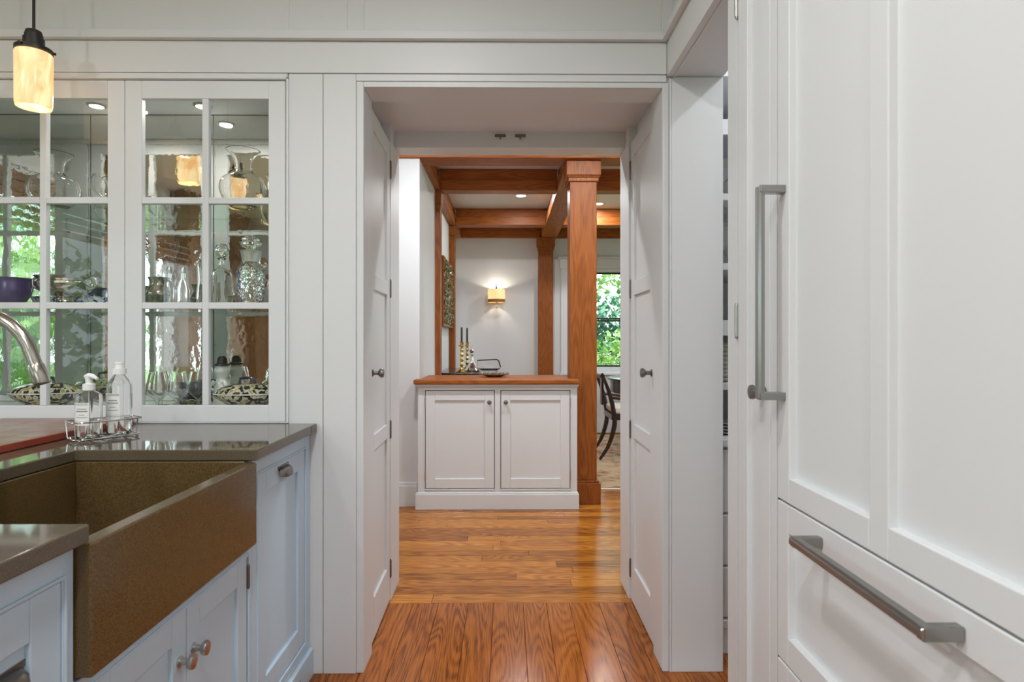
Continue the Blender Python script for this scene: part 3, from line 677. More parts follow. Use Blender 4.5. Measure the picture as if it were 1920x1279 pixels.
cruet(-1.292, 2.31, 'small clear glass cruet with a silver cap, on the middle shelf')
cruet(-1.240, 2.31, 'small clear glass cruet with a silver cap, on the middle shelf')
vessel('bud_vase', 'tall slim clear glass vase beside the cruets', 'vase', 'glass', [(0, 0), (.020, 0), (.021, .004)] + sp([(.017, .05), (.013, .10), (.016, .15)]), (-1.165, 2.30, Z2), wall=.002)
r = thing('silver_creamer', 'ornate silver creamer at the edge of the middle shelf', 'creamer', (-1.352, 2.34, Z2))
vessel('body', None, None, 'silver', [(0, 0), (.025, 0), (.02, .012)] + sp([(.03, .02), (.042, .05), (.028, .085), (.036, .112)]), None, root=r)
obj('handle', tube(bmesh.new(), spline([(.03, 0, .10), (.055, 0, .09), (.055, 0, .05), (.038, 0, .04)]), .004, 8), 'silver', r, True)
# square-ish ribbed decanter
r = thing('ribbed_decanter', 'straight sided clear glass decanter with a faceted stopper', 'decanter', (-1.092, 2.31, Z2))
vessel('body', None, None, 'glass', [(0, 0), (.038, 0), (.040, .004), (.040, .120), (.036, .128)] + sp([(.022, .140), (.012, .152), (.012, .175), (.018, .182)]), None, root=r, seg=10, wall=.004)
vessel('stopper', None, None, 'glass', [(0, .170), (.009, .172), (.010, .186), (.022, .196), (.026, .215), (.016, .236), (0, .24)], None, root=r, seg=8, solid=True)
# cut glass decanter: diamond facets in real relief
r = thing('cut_glass_decanter', 'diamond cut crystal decanter with silver collar and round stopper', 'decanter', (-.977, 2.30, Z2))
base = sp([(.040, 0.004), (.047, .04), (.051, .09), (.050, .125), (.042, .150), (.030, .166)], 7)
bm = bmesh.new(); seg = 48; rings = []
for i, (rad, z) in enumerate(base):
    row = []
    for k in range(seg):
        t = 2*PI*k/seg
        d = .0022*(abs(math.sin(5*t+z*70))+abs(math.sin(5*t-z*70))) if .012 < z < .150 else .002
        row.append(bm.verts.new(((rad-.003+d)*math.cos(t), (rad-.003+d)*math.sin(t), z)))
    rings.append(row)
for a, c in zip(rings, rings[1:]):
    for k in range(seg): bm.faces.new((a[k], a[(k+1) % seg], c[(k+1) % seg], c[k]))
bm.faces.new(list(reversed(rings[0]))); bm.faces.new(rings[-1])
obj('body', bm, 'glass', r)
vessel('collar', None, None, 'frost', [(0, .167), (.030, .167), (.038, .207), (.038, .210), (0, .210)], None, root=r, solid=True)
vessel('stopper', None, None, 'glass', [(0, .2105), (.018, .2105), (.016, .218), (.034, .226), (.042, .240), (.036, .254), (.018, .264), (0, .265)], None, root=r, seg=10, solid=True)
r = thing('silver_box', 'tiny silver box beside the cut crystal decanter', 'box', (-1.037, 2.27, Z2))
obj('body', B((-.011, .011, -.011, .011, 0, .030)), 'silver', r, False, .002); obj('lid', B((-.012, .012, -.012, .012, .0305, .038)), 'silver', r, False, .003)
vessel('blue_vase', 'cobalt blue glass vase behind the cut crystal decanter', 'vase', 'glass_blue', [(0, 0), (.03, 0), (.032, .005)] + sp([(.036, .05), (.042, .10), (.038, .15)]), (-.905, 2.43, Z2))
# bottom shelf
def tureen(x, y, R, label, group=None):
    r = thing('tureen', label, 'tureen', (x, y, Z0))
    vessel('bowl', None, None, 'china_black', [(0, 0), (R*.55, 0), (R*.58, .008)] + sp([(R*.7, .015), (R*.95, .035), (R, .05)]), None, root=r, sy=.75)
    vessel('rim', None, None, 'porcelain', [(R*.97, .0505), (R*1.05, .0505), (R*1.05, .0545), (R*.97, .0545), (R*.97, .0505)], None, root=r, solid=True, sy=.75)
    vessel('lid', None, None, 'china_black', sp([(R*1.0, .055), (R*.88, .070), (R*.60, .083), (R*.35, .088)]) + [(0, .090)], None, root=r, solid=True, sy=.75)
    obj('lid_handle', tube(bmesh.new(), [(-.028, 0, .088), (-.026, 0, .107), (0, 0, .110), (.026, 0, .107), (.028, 0, .088)], .0055, 8), 'navy', r, True)
    return r
tureen(-1.775, 2.33, .125, 'black and gold patterned oval tureen near the faucet')
tureen(-.985, 2.285, .118, 'black and gold patterned oval tureen below the crystal decanter')
snif = [(0, 0), (.028, 0), (.028, .002), (.006, .006), (.0045, .022)] + sp([(.010, .030), (.034, .055), (.037, .080), (.030, .118), (.027, .132)])
for x, y in ((-1.335, 2.33), (-1.262, 2.315), (-1.185, 2.315), (-1.225, 2.245), (-1.30, 2.245)):
    vessel('snifter_glass', 'short stemmed clear snifter glass on the cabinet floor', 'glass', 'glass', snif, (x, y, Z0), group='snifter glasses in a cluster', wall=.0016)
r = thing('china_platter', 'dark rimmed cream platter under the navy bowls', 'platter', (-1.268, 2.428, Z0))
vessel('plate', None, None, 'china_black', [(0, 0), (.05, 0), (.052, .004), (.068, .014), (.068, .017), (.05, .008), (0, .008)], None, root=r, solid=True)
for k, (rr_, z) in enumerate(((.06, .0175), (.057, .050))):
    vessel('navy_bowl', 'navy blue china bowl nested on the platter' if k == 0 else 'navy blue china bowl topping the stack', 'bowl', 'navy', [(0, 0), (rr_*.6, 0), (rr_*.63, .004)] + sp([(rr_*.8, .012), (rr_, .028), (rr_*1.05, .032)]), (-1.268, 2.428, Z0+z))
r = thing('porcelain_figurine', 'white porcelain figurine with a dark hat beside the tureen', 'figurine', (-1.150, 2.435, Z0))
vessel('body', None, None, 'porcelain', [(0, 0), (.032, 0)] + sp([(.036, .02), (.034, .06), (.022, .095), (.026, .112), (.030, .130), (.020, .150)]) + [(0, .155)], None, root=r, solid=True)
vessel('hat', None, None, 'bronze', [(.0, .150), (.030, .150), (.028, .156), (.020, .160), (.018, .180), (.010, .188), (0, .188)], None, root=r, solid=True)
obj('arm', tube(bmesh.new(), [(.018, -.022, .088), (.035, -.030, .066), (.022, -.036, .05)], [.010, .008, .006], 10), 'porcelain', r, True)
obj('arm', tube(bmesh.new(), [(-.018, -.022, .088), (-.035, -.030, .066), (-.018, -.036, .05)], [.010, .008, .006], 10), 'porcelain', r, True)

# ================================================================== RIGHT: TALL CABINET AND PANELLED FRIDGE
# local frame: x = 1.56 - Y, z up, front at y=0 facing -X
T = thing('tall_cabinet', 'narrow white tall cabinet with a dark knob beside the fridge', 'cabinet', (.577, 1.56, 0), -PI/2)
obj('body', B((.002, .262, .0225, .66, .10, 2.698)), 'white', T)
obj('end_stile', B((0, .0638, 0, .0215, .0, 2.698)), 'white', T, False, .0008)
obj('near_stile', B((.2538, .2828, 0, .0215, .0, 2.698)), 'white', T, False, .0008)
obj('gap_shade', B((.2830, .2870, .003, .022, .10, 2.698)), 'gap', T)  # black strip filling the stile gap as painted shade
obj('gap_shade', B((.0640, .0678, .003, .0222, .10, 2.698), (.2492, .2536, .003, .0222, .10, 2.698)), 'gap', T)  # black strips painting shade down both door gaps
d = shaker(T, .0680, .2490, .112, 2.44, 'white', 'door', .058, .07, .09, .0, .019, .010)
for z in (2.045, 1.247, .30): hinge(d, .0668, -.003, z, .078, .005, 'nickel')
knob(d, .222, 0, 1.083, .0165, 'pewter', .034)
obj('toe_kick', B((.0655, .2515, .05, .07, 0, .099)), 'white', T)
F = thing('panelled_refrigerator', 'large white panel front refrigerator with steel bar handles', 'refrigerator', (.577, 1.56, 0), -PI/2)
obj('body', B((.288, 1.255, .0305, .66, .10, 2.698)), 'white', F)
obj('gap_shade', B((.288, .985, .0285, .030, .11, 2.698)), 'gap', F)  # dark sheet as painted shade between fridge fronts
def bar_handle_v(parent, x, z0, z1):
    pr = [( -.0105, -.052), (-.0075, -.0575), (.0075, -.0575), (.0105, -.052), (.0105, -.044), (-.0105, -.044)]
    bm = prism(bmesh.new(), [(x+a, c) for a, c in pr], z0+.002, z1-.002); h = obj('handle', bm, 'steel', parent, False, .0015)
    for z in (z0, z1-.016): obj('bracket', B((x-.0115, x+.0115, -.054, -.0001, z, z+.016)), 'steel', h, False, .002)
d = shaker(F, .2885, .983, .8645, 2.45, 'white', 'door', .052, .085, .052, -.001, .028, .015,
    panels=[(.3405, .611, .9165, 2.365), (.659, .931, .9165, 2.365)])
bm = B((.611, .659, -.001, .027, .8645, 2.45), (.3405, .611, -.001, .027, .8645, .9165), (.659, .931, -.001, .027, .8645, .9165), (.3405, .611, -.001, .027, 2.365, 2.45), (.659, .931, -.001, .027, 2.365, 2.45))
obj('rail', bm, 'white', d, False, .0022)
bar_handle_v(d, .3165, 1.075, 1.52)
for z0, z1 in ((.5305, .8605), (.195, .5265)):
    dr = shaker(F, .2885, .983, z0, z1, 'white', 'drawer', .048, .058, .058, -.001, .028, .015)
    zc = z1-.028
    pr = [(-.052, zc+.006), (-.0575, zc+.002), (-.0575, zc-.008), (-.052, zc-.0125), (-.044, zc-.0125), (-.040, zc+.006)]
    M = Matrix(((0, 0, 1, 0), (1, 0, 0, 0), (0, 1, 0, 0), (0, 0, 0, 1)))   # prism axis along local x
    h = obj('handle', prism(bmesh.new(), pr, .458, .812, M), 'steel', dr, False, .0015)
    for x in (.457, .797): obj('bracket', B((x, x+.016, -.054, -.0015, zc-.013, zc+.0065)), 'steel', h, False, .002)
obj('toe_kick', B((.2885, .983, .05, .07, 0, .099)), 'white', F)
obj('end_stile', B((.985, 1.255, 0, .0215, .0, 2.698)), 'white', F, False, .002)

# ================================================================== PANTRY
P = thing('pantry_cabinet', 'white pantry shelving with drawers seen through the side opening', 'cabinet', (.80, 2.285, 0))
obj('body', B((0, 1.0, .02, .58, .10, .79), (0, 1.0, .56, .58, .79, 2.40), (0, .018, .02, .56, .79, 2.40), (.982, 1.0, .02, .56, .79, 2.40)), 'white', P)
obj('plinth', B((0, 1.0, 0, .03, 0, .098), (0, 1.0, -.006, .03, .098, .13)), 'white', P, False, .003)
for z0, z1 in ((.14, .33), (.34, .53), (.54, .78)): obj('drawer', B((.02, .98, 0, .0195, z0, z1)), 'white', P, False, .003)
obj('counter', B((-.005, 1.0, -.015, .555, .7915, .82)), 'white', P, False, .003)
shel = (1.005, 1.245, 1.47, 1.74, 2.02, 2.22)
for z in shel: obj('shelf', B((.019, .981, .03, .555, z, z+.026)), 'white', P, False, .002)
for z in (1.245, 2.02): obj('shelf_lip', B((.019, .981, .018, .0295, z-.03, z+.03)), 'white', P, False, .002)
for i, (x, y, z, k) in enumerate(((.075, .16, 1.767, 'g'), (.15, .30, 1.767, 'g'), (.075, .16, 1.497, 'g'), (.16, .30, 1.497, 'g'), (.10, .18, 1.0315, 'b'), (.105, .14, .8205, 'p'))):
    if k == 'g':
        vessel('pantry_glass', 'clear stemmed glass on the %s pantry shelf' % ('upper' if z > 1.6 else 'middle'), 'glass', 'glass', [(0, 0), (.032, 0), (.032, .003), (.006, .008), (.005, .06)] + sp([(.012, .07), (.038, .10), (.042, .15), (.036, .185)]), (.80+x, 2.285+y, z), group='stemmed glasses in the pantry', wall=.002)
    elif k == 'b':
        rb = thing('wicker_basket', 'pale woven basket on a low pantry shelf', 'basket', (.80+x, 2.285+y, z))
        for q in range(9): obj('weave_band', tube(bmesh.new(), [(.062*math.cos(2*PI*t/20)*(1+.01*(t % 2)), .062*math.sin(2*PI*t/20)*(1+.01*(t % 2)), .009+.0175*q) for t in range(20)], .0088, 6, True), 'linen', rb, True)
        obj('bottom', lathe(bmesh.new(), [(0, .001), (.06, .001), (.06, .006), (0, .006)], 20), 'linen', rb, True)
    else:
        for q in range(4):
            vessel('stacked_plate', 'white plate in a stack on the pantry counter', 'plate', 'porcelain', [(0, 0), (.045, 0), (.075, .010), (.075, .012), (.045, .004), (0, .004)], (.80+x, 2.285+y, z+.0125*q), group='white plates stacked in the pantry', solid=True)

# ================================================================== HALF WALL CABINET AND COLUMNS
C = thing('half_wall_cabinet', 'white two door cabinet below the oak topped half wall', 'cabinet', (0, 4.25, 0))
obj('body', B((-.622, .488, .0215, .105, .10, .862)), 'white', C)
obj('half_wall', B((-.622, .455, .1055, .52, 0, .862)), 'white', C)
bm = B((-.628, -.578, 0, .021, .10, .862), (.452, .50, 0, .021, .10, .862), (-.084, -.044, 0, .021, .10, .862), (-.578, -.084, 0, .021, .842, .862), (-.044, .452, 0, .021, .842, .862), (-.578, -.084, 0, .021, .10, .142), (-.044, .452, 0, .021, .10, .142))
obj('face_frame', bm, 'white', C, False, .0015)
for x0, x1 in ((-.578, -.084), (-.044, .452)):
    obj('gap_shade', B((x0, x1, .0205, .0213, .142, .842)), 'gap', C)  # dark sheet painting shade into the door gaps
    bm = bmesh.new(); frame(bm, x0-.007, x1+.007, .135, .849, .007, .007, .007, .007, -.005, .003); obj('bead', bm, 'white', C, False, .0015)
d1 = shaker(C, -.5735, -.0885, .1465, .8375, 'white', 'door', .066, .068, .068, .001, .018, .010)
d2 = shaker(C, -.0395, .4475, .1465, .8375, 'white', 'door', .066, .068, .068, .001, .018, .010)
knob(d1, -.122, .001, .758, .016, 'pewter', .032); knob(d2, -.006, .001, .758, .016, 'pewter', .032)
for z in (.755, .235): hinge(d1, -.576, -.003, z, .07, .005, 'nickel'); hinge(d2, .450, -.003, z, .07, .005, 'nickel')
obj('plinth', B((-.645, .512, -.018, .021, 0, .108), (-.640, .507, -.012, .021, .108, .118)), 'white', C, False, .003)
obj('cornice', B((-.636, .505, -.010, .10, .8625, .874), (-.645, .51, -.022, .10, .874, .8845)), 'white', C, False, .003)
bm = prism(bmesh.new(), [(-.655, 4.215), (.515, 4.215), (.515, 4.355), (.462, 4.355), (.462, 4.79), (-.622, 4.79), (-.622, 4.325), (-.655, 4.325)], .885, .918)
slab = tag(obj('oak_worktop', bm, 'oak_beam', None, False, .006), 'oak slab capping the white half wall cabinet', 'worktop')
def column(x0, x1, y0, y1, label, flush=None, z1=2.506, cap=.15, base=True, ov=.028):
    r = thing('oak_column', label, 'column')
    obj('shaft', B((x0, x1, y0, y1, .002 if not base else .17, z1-cap)), 'oak_column', r, False, .004)
    e = ov
    def q(a): # clamp one side that stands against a wall
        X0, X1, Y0, Y1 = x0-a, x1+a, y0-a, y1+a
        if flush == 'l': X0 = x0
        if flush == 'b': Y1 = y1
        return X0, X1, Y0, Y1
    obj('capital', B((*q(e), z1-cap*.72, z1), (*q(e*.75), z1-cap*.80, z1-cap*.72), (*q(e*.45), z1-cap, z1-cap*.80)), 'oak_column', r, False, .005)
    if base: obj('base', B((x0-.002, x1+.026, y0-.026, y1+.02, .001, .155), (x0-.001, x1+.014, y0-.014, y1+.01, .155, .17)), 'oak_column', r, False, .004)
    return r
column(.4635, .660, 4.385, 4.58, 'square oak column at the end of the half wall')
column(-.652, -.582, 5.262, 5.39, 'oak pilaster on the side wall before the relief panel', 'l', base=False, cap=.16, ov=.010)
column(-.6585, -.592, 6.85, 6.99, 'oak pilaster on the side wall behind the relief panel', 'l', base=False, cap=.16, ov=.008)
column(.405, .595, 7.66, 7.75, 'oak pilaster on the far wall right of the sconce', 'b', base=False, cap=.16, ov=.022)
# silver tray on the half wall
r = thing('silver_dish', 'ornate silver dish with beaded rim on the oak slab', 'dish', (-.095, 4.55, .9185))
vessel('dish', None, None, 'silver', [(0, 0), (.05, 0), (.055, .006), (.095, .018), (.098, .022), (.06, .010), (0, .008)], None, root=r, solid=True, sx=1.15, sy=.9)
for k in range(22):
    a = 2*PI*k/22; lathe_b = lathe(bmesh.new(), [(0, -.008), (.006, -.005), (.008, 0), (.006, .005), (0, .008)], 8, Matrix.Translation((.108*math.cos(a), .085*math.sin(a), .024)))
    obj('bead', lathe_b, 'silver', r, True)

# ================================================================== DINING ROOM
# relief panel on the side wall
r = thing('relief_panel', 'thick wood edged gilded green leaf relief on the side wall', 'artwork', (-.659, 6.33, 1.33))
obj('frame', B((0, .050, -.505, .495, 0, .015), (0, .050, -.505, .495, .675, .69), (0, .050, -.505, -.49, .015, .675), (0, .050, .48, .495, .015, .675)), 'oak_column', r, False, .003)
obj('panel', B((.002, .046, -.49, .48, .015, .675)), 'gilt_moss', r)
bm = bmesh.new()
for k in range(420):
    y, z = random.uniform(-.48, .47), random.uniform(.025, .665)
    M = Matrix.Translation((.048+random.uniform(0, .012), y, z)) @ Matrix.Rotation(random.uniform(0, 6.3), 4, 'X') @ Matrix.Rotation(random.uniform(-.6, .6), 4, 'Z')
    pts = [(0, -.010, 0), (.003, 0, -.022), (0, .010, 0), (.003, 0, .026)]
    v = [bm.verts.new(M @ Vector(p)) for p in pts] + [bm.verts.new(M @ Vector((.010, 0, 0)))]
    for i in range(4): bm.faces.new((v[i], v[(i+1) % 4], v[4]))
o = obj('leaf_relief', bm, 'gilt_moss', r); o['kind'] = 'stuff'
# sideboard
r = thing('sideboard', 'dark wood sideboard against the side wall behind the half wall', 'sideboard', (-.655, 5.68, 0))
obj('top', B((0, .56, 0, 1.06, .855, .885)), 'dark_wood', r, False, .004)
obj('body', B((.02, .53, .02, 1.04, .42, .8545)), 'dark_wood', r, False, .003)
for x in (.04, .48):
    for y in (.04, .98): obj('leg', tube(bmesh.new(), [(x+.02, y+.02, .419), (x+.02, y+.02, 0)], [.026, .016], 12), 'dark_wood', r, True)
for k in range(3):
    dd = obj('drawer', B((.5305, .542, .04+.335*k, .355+.335*k, .62, .84)), 'dark_wood', r, False, .003)
    obj('pull', tube(bmesh.new(), spline([(.542, .15+.335*k, .73), (.562, .16+.335*k, .725), (.562, .235+.335*k, .725), (.542, .245+.335*k, .73)]), .004, 8), 'brass', dd, True)
def candlestick(x, y, label, s=1.0):
    r = thing('candlestick', label, 'candlestick', (x, y, .8855), group='brass candlesticks on the sideboard')
    pr = [(0, 0), (.058, 0), (.060, .008), (.045, .018), (.020, .032), (.016, .05)]
    for k in range(4):
        z = .055+k*.046; pr += [(.010, z), (.019, z+.014), (.019, z+.028), (.010, z+.042)]
    pr += [(.012, .245), (.034, .252), (.034, .258), (.016, .264), (.020, .288), (.014, .292), (0, .292)]
    obj('stick', lathe(bmesh.new(), [(a*s, c*s) for a, c in pr], 20), 'brass', r, True)
    obj('candle', lathe(bmesh.new(), [(0, .288*s), (.0105, .288*s), (.009, .43*s), (.004, .436*s), (0, .436*s)], 14), 'black_wax', r, True)
candlestick(-.434, 5.80, 'brass candlestick with dark taper in front of the other', 1.0)
candlestick(-.409, 6.22, 'brass candlestick with dark taper behind the silver decanter', 1.0)
r = thing('ship_decanter', 'shiny silver decanter with a wide base beside the candlesticks', 'decanter', (-.345, 5.93, .8858))
vessel('body', None, None, 'chrome', [(0, .004), (.078, .004)] + sp([(.078, .012), (.050, .045), (.024, .09), (.015, .14), (.018, .17)]), None, root=r)
vessel('stopper', None, None, 'silver', [(0, .165), (.012, .170), (.010, .182), (.020, .192), (.022, .205), (.012, .218), (0, .22)], None, root=r, solid=True)
vessel('coaster', None, None, 'silver', [(0, 0), (.088, 0), (.092, .014), (.088, .016), (.080, .0035), (0, .0035)], None, root=r, solid=True)
r = thing('lidded_tray', 'dark rimmed glass tray with upturned end on the sideboard', 'tray', (-.20, 6.36, .8855))
pts = [(-.11, .0), (.125, .0), (.135, .02), (.115, .085), (.095, .098), (-.11, .088)]
M = Matrix(((1, 0, 0, 0), (0, 0, 1, 0), (0, 1, 0, 0), (0, 0, 0, 1)))
obj('back_rim', tube(bmesh.new(), [(x, 0, z+.007) for x, z in pts], .0065, 8, True), 'dark_wood', r, True)
obj('glass_plate', prism(bmesh.new(), [(x*.97, .006+z*.97) for x, z in pts], -.002, .002, M), 'glass', r)
obj('tray_floor', B((-.11, .12, -.10, -.008, .0, .012)), 'dark_wood', r, False, .004)
# sconce
r = thing('wall_sconce', 'lit wall sconce with a drum shade on the far wall', 'sconce', (-.13, 7.60, 0))
def ringwall(r0, z0, z1, t=.002): return [(r0, z0), (r0, z1), (r0-t, z1), (r0-t, z0), (r0, z0)]
obj('lamp_shade', lathe(bmesh.new(), ringwall(.108, 1.712, 1.835), 36), 'lamp_shade_glow', r, True)
obj('shade_band', lathe(bmesh.new(), ringwall(.1095, 1.672, 1.7115), 36), 'amber_band', r, True)
obj('cap', lathe(bmesh.new(), [(0, 1.905), (.004, 1.90), (.007, 1.87), (.014, 1.846), (.014, 1.842), (0, 1.842)], 20), 'bronze', r, True)
for k in range(3):
    a = 2*PI*k/3; obj('spider', tube(bmesh.new(), [(.02*math.cos(a), .02*math.sin(a), 1.843), (.106*math.cos(a), .106*math.sin(a), 1.83)], .0012, 6), 'bronze', r, True)
obj('stem', cyl(bmesh.new(), (0, 0, 1.64), (0, 0, 1.842), .005, 10), 'brass', r, True)
obj('finial', lathe(bmesh.new(), [(0, 1.60), (.016, 1.607), (.024, 1.622), (.016, 1.637), (0, 1.643)], 18), 'glass', r, True)
obj('wall_plate', B((-.03, .03, .135, .150, 1.68, 1.80)), 'bronze', r, False, .003)
obj('arm', tube(bmesh.new(), [(0, .136, 1.74), (0, .05, 1.735), (0, 0, 1.75)], .005, 10), 'bronze', r, True)
for zb in (1.765,):
    l = bpy.data.lights.new('sconce_bulb', 'POINT'); l.energy = 3.0; l.color = (1, .92, .80); l.shadow_soft_size = .012
    o = bpy.data.objects.new('sconce_bulb', l); COL.objects.link(o); o.parent = r; o.location = (0, .022, zb+.030)
# recessed lights, with added unseen ones for kitchen and hall
def can(x, y, z, label, group, power, size=.05):
    r = thing('recessed_light', label, 'light', (x, y, z), group=group)
    obj('trim_ring', lathe(bmesh.new(), [(size, -.0005), (size+.018, -.0005), (size+.018, -.005), (size, -.008), (size, -.0005)], 28), 'plastic_white', r, True)
    obj('lens', lathe(bmesh.new(), [(0, -.002), (size-.001, -.002), (size-.001, -.004), (0, -.004)], 24), 'can_lens', r, True)
    l = bpy.data.lights.new('can', 'AREA'); l.shape = 'DISK'; l.size = size*1.8; l.energy = power; l.color = (.97, .985, 1)
    o = bpy.data.objects.new('can', l); COL.objects.link(o); o.parent = r; o.location = (0, 0, -.010)
for x, y in ((.15, 6.23), (1.01, 6.59)): can(x, y, 2.6995, 'small round recessed light in a dining room coffer', 'dining room recessed lights', CAN_DINING)
for x, y in ((-.55, 3.45), (.65, 3.45), (2.4, 4.6)): can(x, y, 2.6995, 'added unseen ceiling light brightening the hall and dining room', 'added hall fill lights', FILL_HALL)  # fill lights added out of view to brighten the hall
for x, y in ((-.35, .85), (-.25, -.2), (-.25, -1.3), (-1.9, -1.3), (-2.4, .4), (-1.3, -.3)): can(x, y, 2.7015, 'added unseen ceiling light brightening the kitchen', 'added kitchen fill lights', FILL_KITCHEN)  # lamps added out of view because the kitchen needs light
can(1.35, 1.9, 2.7015, 'round recessed light in the pantry ceiling', None, 8)
# rug, table, chair
rg = thing('patterned_rug', 'brown and beige patterned rug under the dining table', 'rug', (2.2, 6.2, 0))
obj('pile', B((-1.55, 1.4, -1.38, 1.3, .0008, .012)), 'rug', rg, False, .004)
obj('fringe', B((-1.55, 1.4, -1.41, -1.381, .0008, .006)), 'linen', rg)
r = thing('dining_table', 'round dark wood pedestal dining table near the window', 'table', (1.86, 6.75, .0125))
obj('tabletop', lathe(bmesh.new(), [(0, .735), (.70, .735), (.715, .745), (.715, .757), (.70, .765), (0, .765)], 56), 'dark_wood', r, True)
obj('apron', lathe(bmesh.new(), [(.66, .60), (.685, .60), (.685, .7345), (.66, .7345), (.66, .60)], 48), 'dark_wood', r, True)
obj('pedestal', lathe(bmesh.new(), [(0, .05), (.16, .05), (.12, .12), (.07, .25), (.09, .45), (.20, .60), (.40, .7345), (0, .7345)], 28), 'dark_wood', r, True)
for k in range(4):
    a = PI/4+k*PI/2; c, s = math.cos(a), math.sin(a)
    obj('foot', tube(bmesh.new(), spline([(.10*c, .10*s, .12), (.28*c, .28*s, .09), (.46*c, .46*s, .03)]), [.04]*12+[.019], 10), 'dark_wood', r, True)
def klismos(x, y, rz, label):
    """chair facing local +x, back legs at x=0"""
    r = thing('dining_chair', label, 'chair', (x, y, .0125), rz)
    for s in (-1, 1):
        yy = s*.225
        obj('back_leg', tube(bmesh.new(), spline([(-.055, yy, .016), (.03, yy, .15), (.085, yy, .33), (.085, yy, .46), (.04, yy, .66), (-.035, yy, .86)]), [.013+.011*math.sin(PI*min(1, k/30)) for k in range(31)], 8), 'dark_wood', r, True)
        obj('front_leg', tube(bmesh.new(), spline([(.60, yy, .014), (.545, yy, .15), (.515, yy, .30), (.515, yy, .42)]), [.012+.010*k/18 for k in range(19)], 8), 'dark_wood', r, True)
        obj('arm_rail', tube(bmesh.new(), spline([(.06, yy, .62), (.20, yy*1.04, .60), (.36, yy*1.04, .575), (.46, yy*1.04, .47), (.47, yy, .42)]), .014, 8), 'dark_wood', r, True)
    obj('seat_frame', B((.06, .53, -.235, .235, .40, .455)), 'dark_wood', r, False, .006)
    bm = bmesh.new(); box(bm, .075, .525, -.222, .222, .456, .525)
    obj('seat', bm, 'cushion', r, False, .024, seg=4)
    obj('top_rail', tube(bmesh.new(), spline([(-.03, -.235, .83), (-.065, 0, .835), (-.03, .235, .83)]), .024, 8), 'dark_wood', r, True)
    obj('back_splat', B((-.01, .012, -.05, .05, .53, .80)), 'dark_wood', r, False, .004)
    return r
klismos(.965, 6.08, 0, 'dark wood dining chair with sabre legs and cream seat')

# ================================================================== KITCHEN BEHIND (seen in the mirror)
for y, label in ((.08, 'oak post between the wide and narrow kitchen windows'), (-1.20, 'oak post between the two narrow kitchen windows'), (-2.36, 'oak post beside the last kitchen window')):
    o = thing('oak_post', label, 'post'); obj('shaft', B((-3.36, -3.20, y-.09, y+.09, .0, 2.698-.08)), 'brown_wood', o, False, .004); obj('cap', B((-3.36, -3.18, y-.11, y+.11, 2.6185, 2.698)), 'brown_wood', o, False, .004)
for y0, y1, label in ((.32, 1.62, 'woven wood shade rolled above the wide kitchen window'), (-1.06, -.14, 'woven wood shade above the middle kitchen window'), (-2.24, -1.34, 'woven wood shade above the last kitchen window')):
    o = thing('window_shade', label, 'shade')
    for k in range(5): obj('slat', B((-3.37, -3.355, y0, y1, 1.98+.062*k, 1.98+.062*k+.05)), 'brown_wood', o)
    obj('valance', B((-3.372, -3.34, y0, y1, 2.29, 2.36)), 'brown_wood', o)
o = thing('dresser', 'tall brown wood dresser in the corner behind the viewer', 'dresser', (-3.05, -2.735, 0))
obj('body', B((-.33, .55, -.25, .25, .0, 2.0)), 'brown_wood', o, False, .005); obj('door', B((-.32, .105, .2505, .27, .1, 1.95)), 'brown_wood', o, False, .005); obj('door', B((.115, .54, .2505, .27, .1, 1.95)), 'brown_wood', o, False, .005)
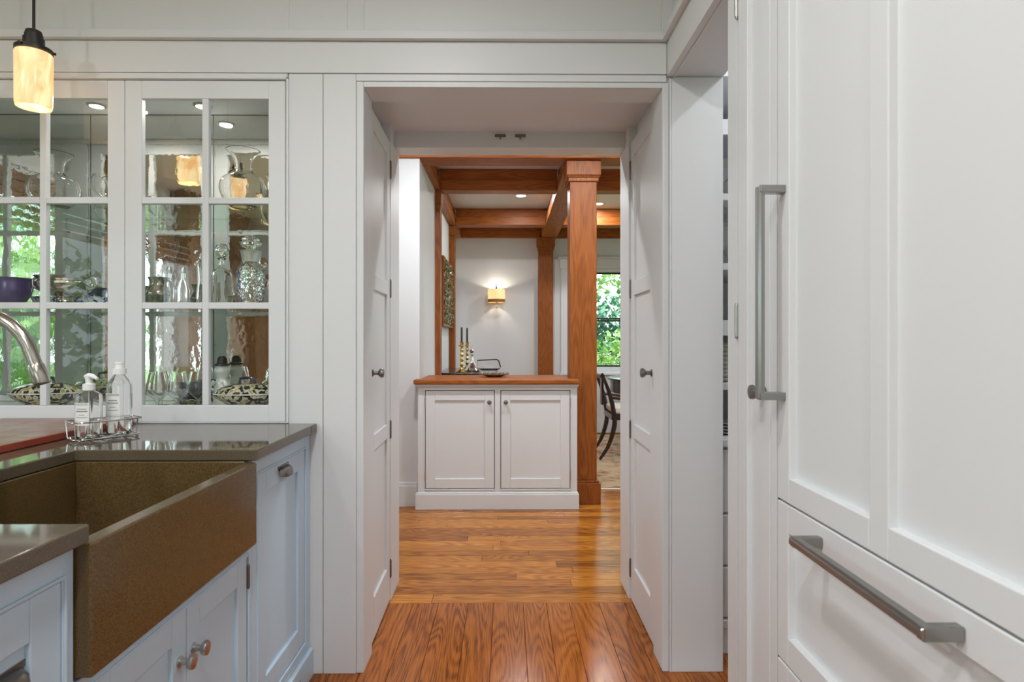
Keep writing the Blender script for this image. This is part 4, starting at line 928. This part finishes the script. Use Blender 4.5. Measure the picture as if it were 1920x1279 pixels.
# ================================================================== OUTSIDE
struct('ground', B((-30, 30, -30, 40, -.5, -.35)), 'lawn', 'green lawn around the house', 'ground')
def tree(x, y, h, rad, mat, label, n=1500, z0=-.35, cat='tree', leaf=.10, low=.0):
    r = thing('garden_tree' if cat == 'tree' else 'garden_shrub', label, cat, (x, y, z0))
    bm = bmesh.new(); rr = random.Random(int(x*100+y*10))
    if cat == 'tree':
        obj('trunk', tube(bmesh.new(), spline([(0, 0, 0), (.06, .03, h*.3), (-.03, 0, h*.65)]), [.11*rad/1.4]*4+[.08*rad/1.4]*4+[.05] * 5, 8), 'bark', r, True)
    for k in range(n):
        u = rr.random()**.45; th = rr.uniform(0, 2*PI); ph = math.acos(rr.uniform(-1, 1))
        p = Vector((rad*u*math.sin(ph)*math.cos(th), rad*u*math.sin(ph)*math.sin(th), h*(.5+low/2)+h*(.5-low/2)*u*math.cos(ph)))
        M = Matrix.Translation(p) @ Matrix.Rotation(rr.uniform(0, 6.3), 4, 'Z') @ Matrix.Rotation(rr.uniform(-1, 1), 4, 'X')
        s = leaf*rr.uniform(.6, 1.3)
        v = [bm.verts.new(M @ Vector(q)) for q in ((-s*.5, 0, 0), (0, -s*.9, .1*s), (s*.5, 0, 0), (0, s*.9, .1*s))]; bm.faces.new(v)
    f = obj('foliage', bm, mat, r); f['kind'] = 'stuff'
    return r
tree(2.1, 9.9, 1.75, .95, 'leaf_light', 'low bright shrub right outside the dining window', 2600, cat='shrub', leaf=.075)
tree(4.3, 11.0, 2.2, 1.1, 'leaf_mid', 'rounded mid green shrub beyond the dining window', 2200, cat='shrub', leaf=.10)
tree(1.9, 12.2, 2.6, 1.2, 'leaf_dark', 'dark blue green shrub behind the dining window', 3000, cat='shrub', leaf=.10)
tree(3.3, 15.2, 6.0, 1.4, 'leaf_light', 'pale leaved tree in the dining window view', 1500, leaf=.15, low=.3)
tree(0.3, 16.5, 6.0, 1.5, 'leaf_mid', 'tall mid green tree far beyond the dining room', 1500, leaf=.18, low=.25)
tree(6.6, 15.5, 3.8, 1.6, 'leaf_dark', 'dark leafy tree at the garden edge past the dining room', 1700, leaf=.15)
tree(-5.4, 2.0, 2.4, 1.1, 'leaf_light', 'bright green shrub outside the wide kitchen window', 2200, cat='shrub', leaf=.10)
tree(-6.0, -.5, 2.6, 1.2, 'leaf_mid', 'mid green shrub outside the kitchen side wall', 2200, cat='shrub', leaf=.12)
tree(-8.6, 2.8, 4.4, 1.6, 'leaf_light', 'tall yellow green tree beyond the wide kitchen window', 1700, leaf=.15)
tree(-6.6, -3.4, 3.2, 1.4, 'leaf_light', 'light green tree outside the narrow kitchen windows', 1700, leaf=.14)
tree(-10.6, -6.5, 4.4, 1.9, 'leaf_mid', 'broad green tree beyond the kitchen corner', 1700, leaf=.17)
tree(-2.4, -6.0, 3.0, 1.5, 'leaf_mid', 'green tree outside the rear kitchen window', 1500, leaf=.15)
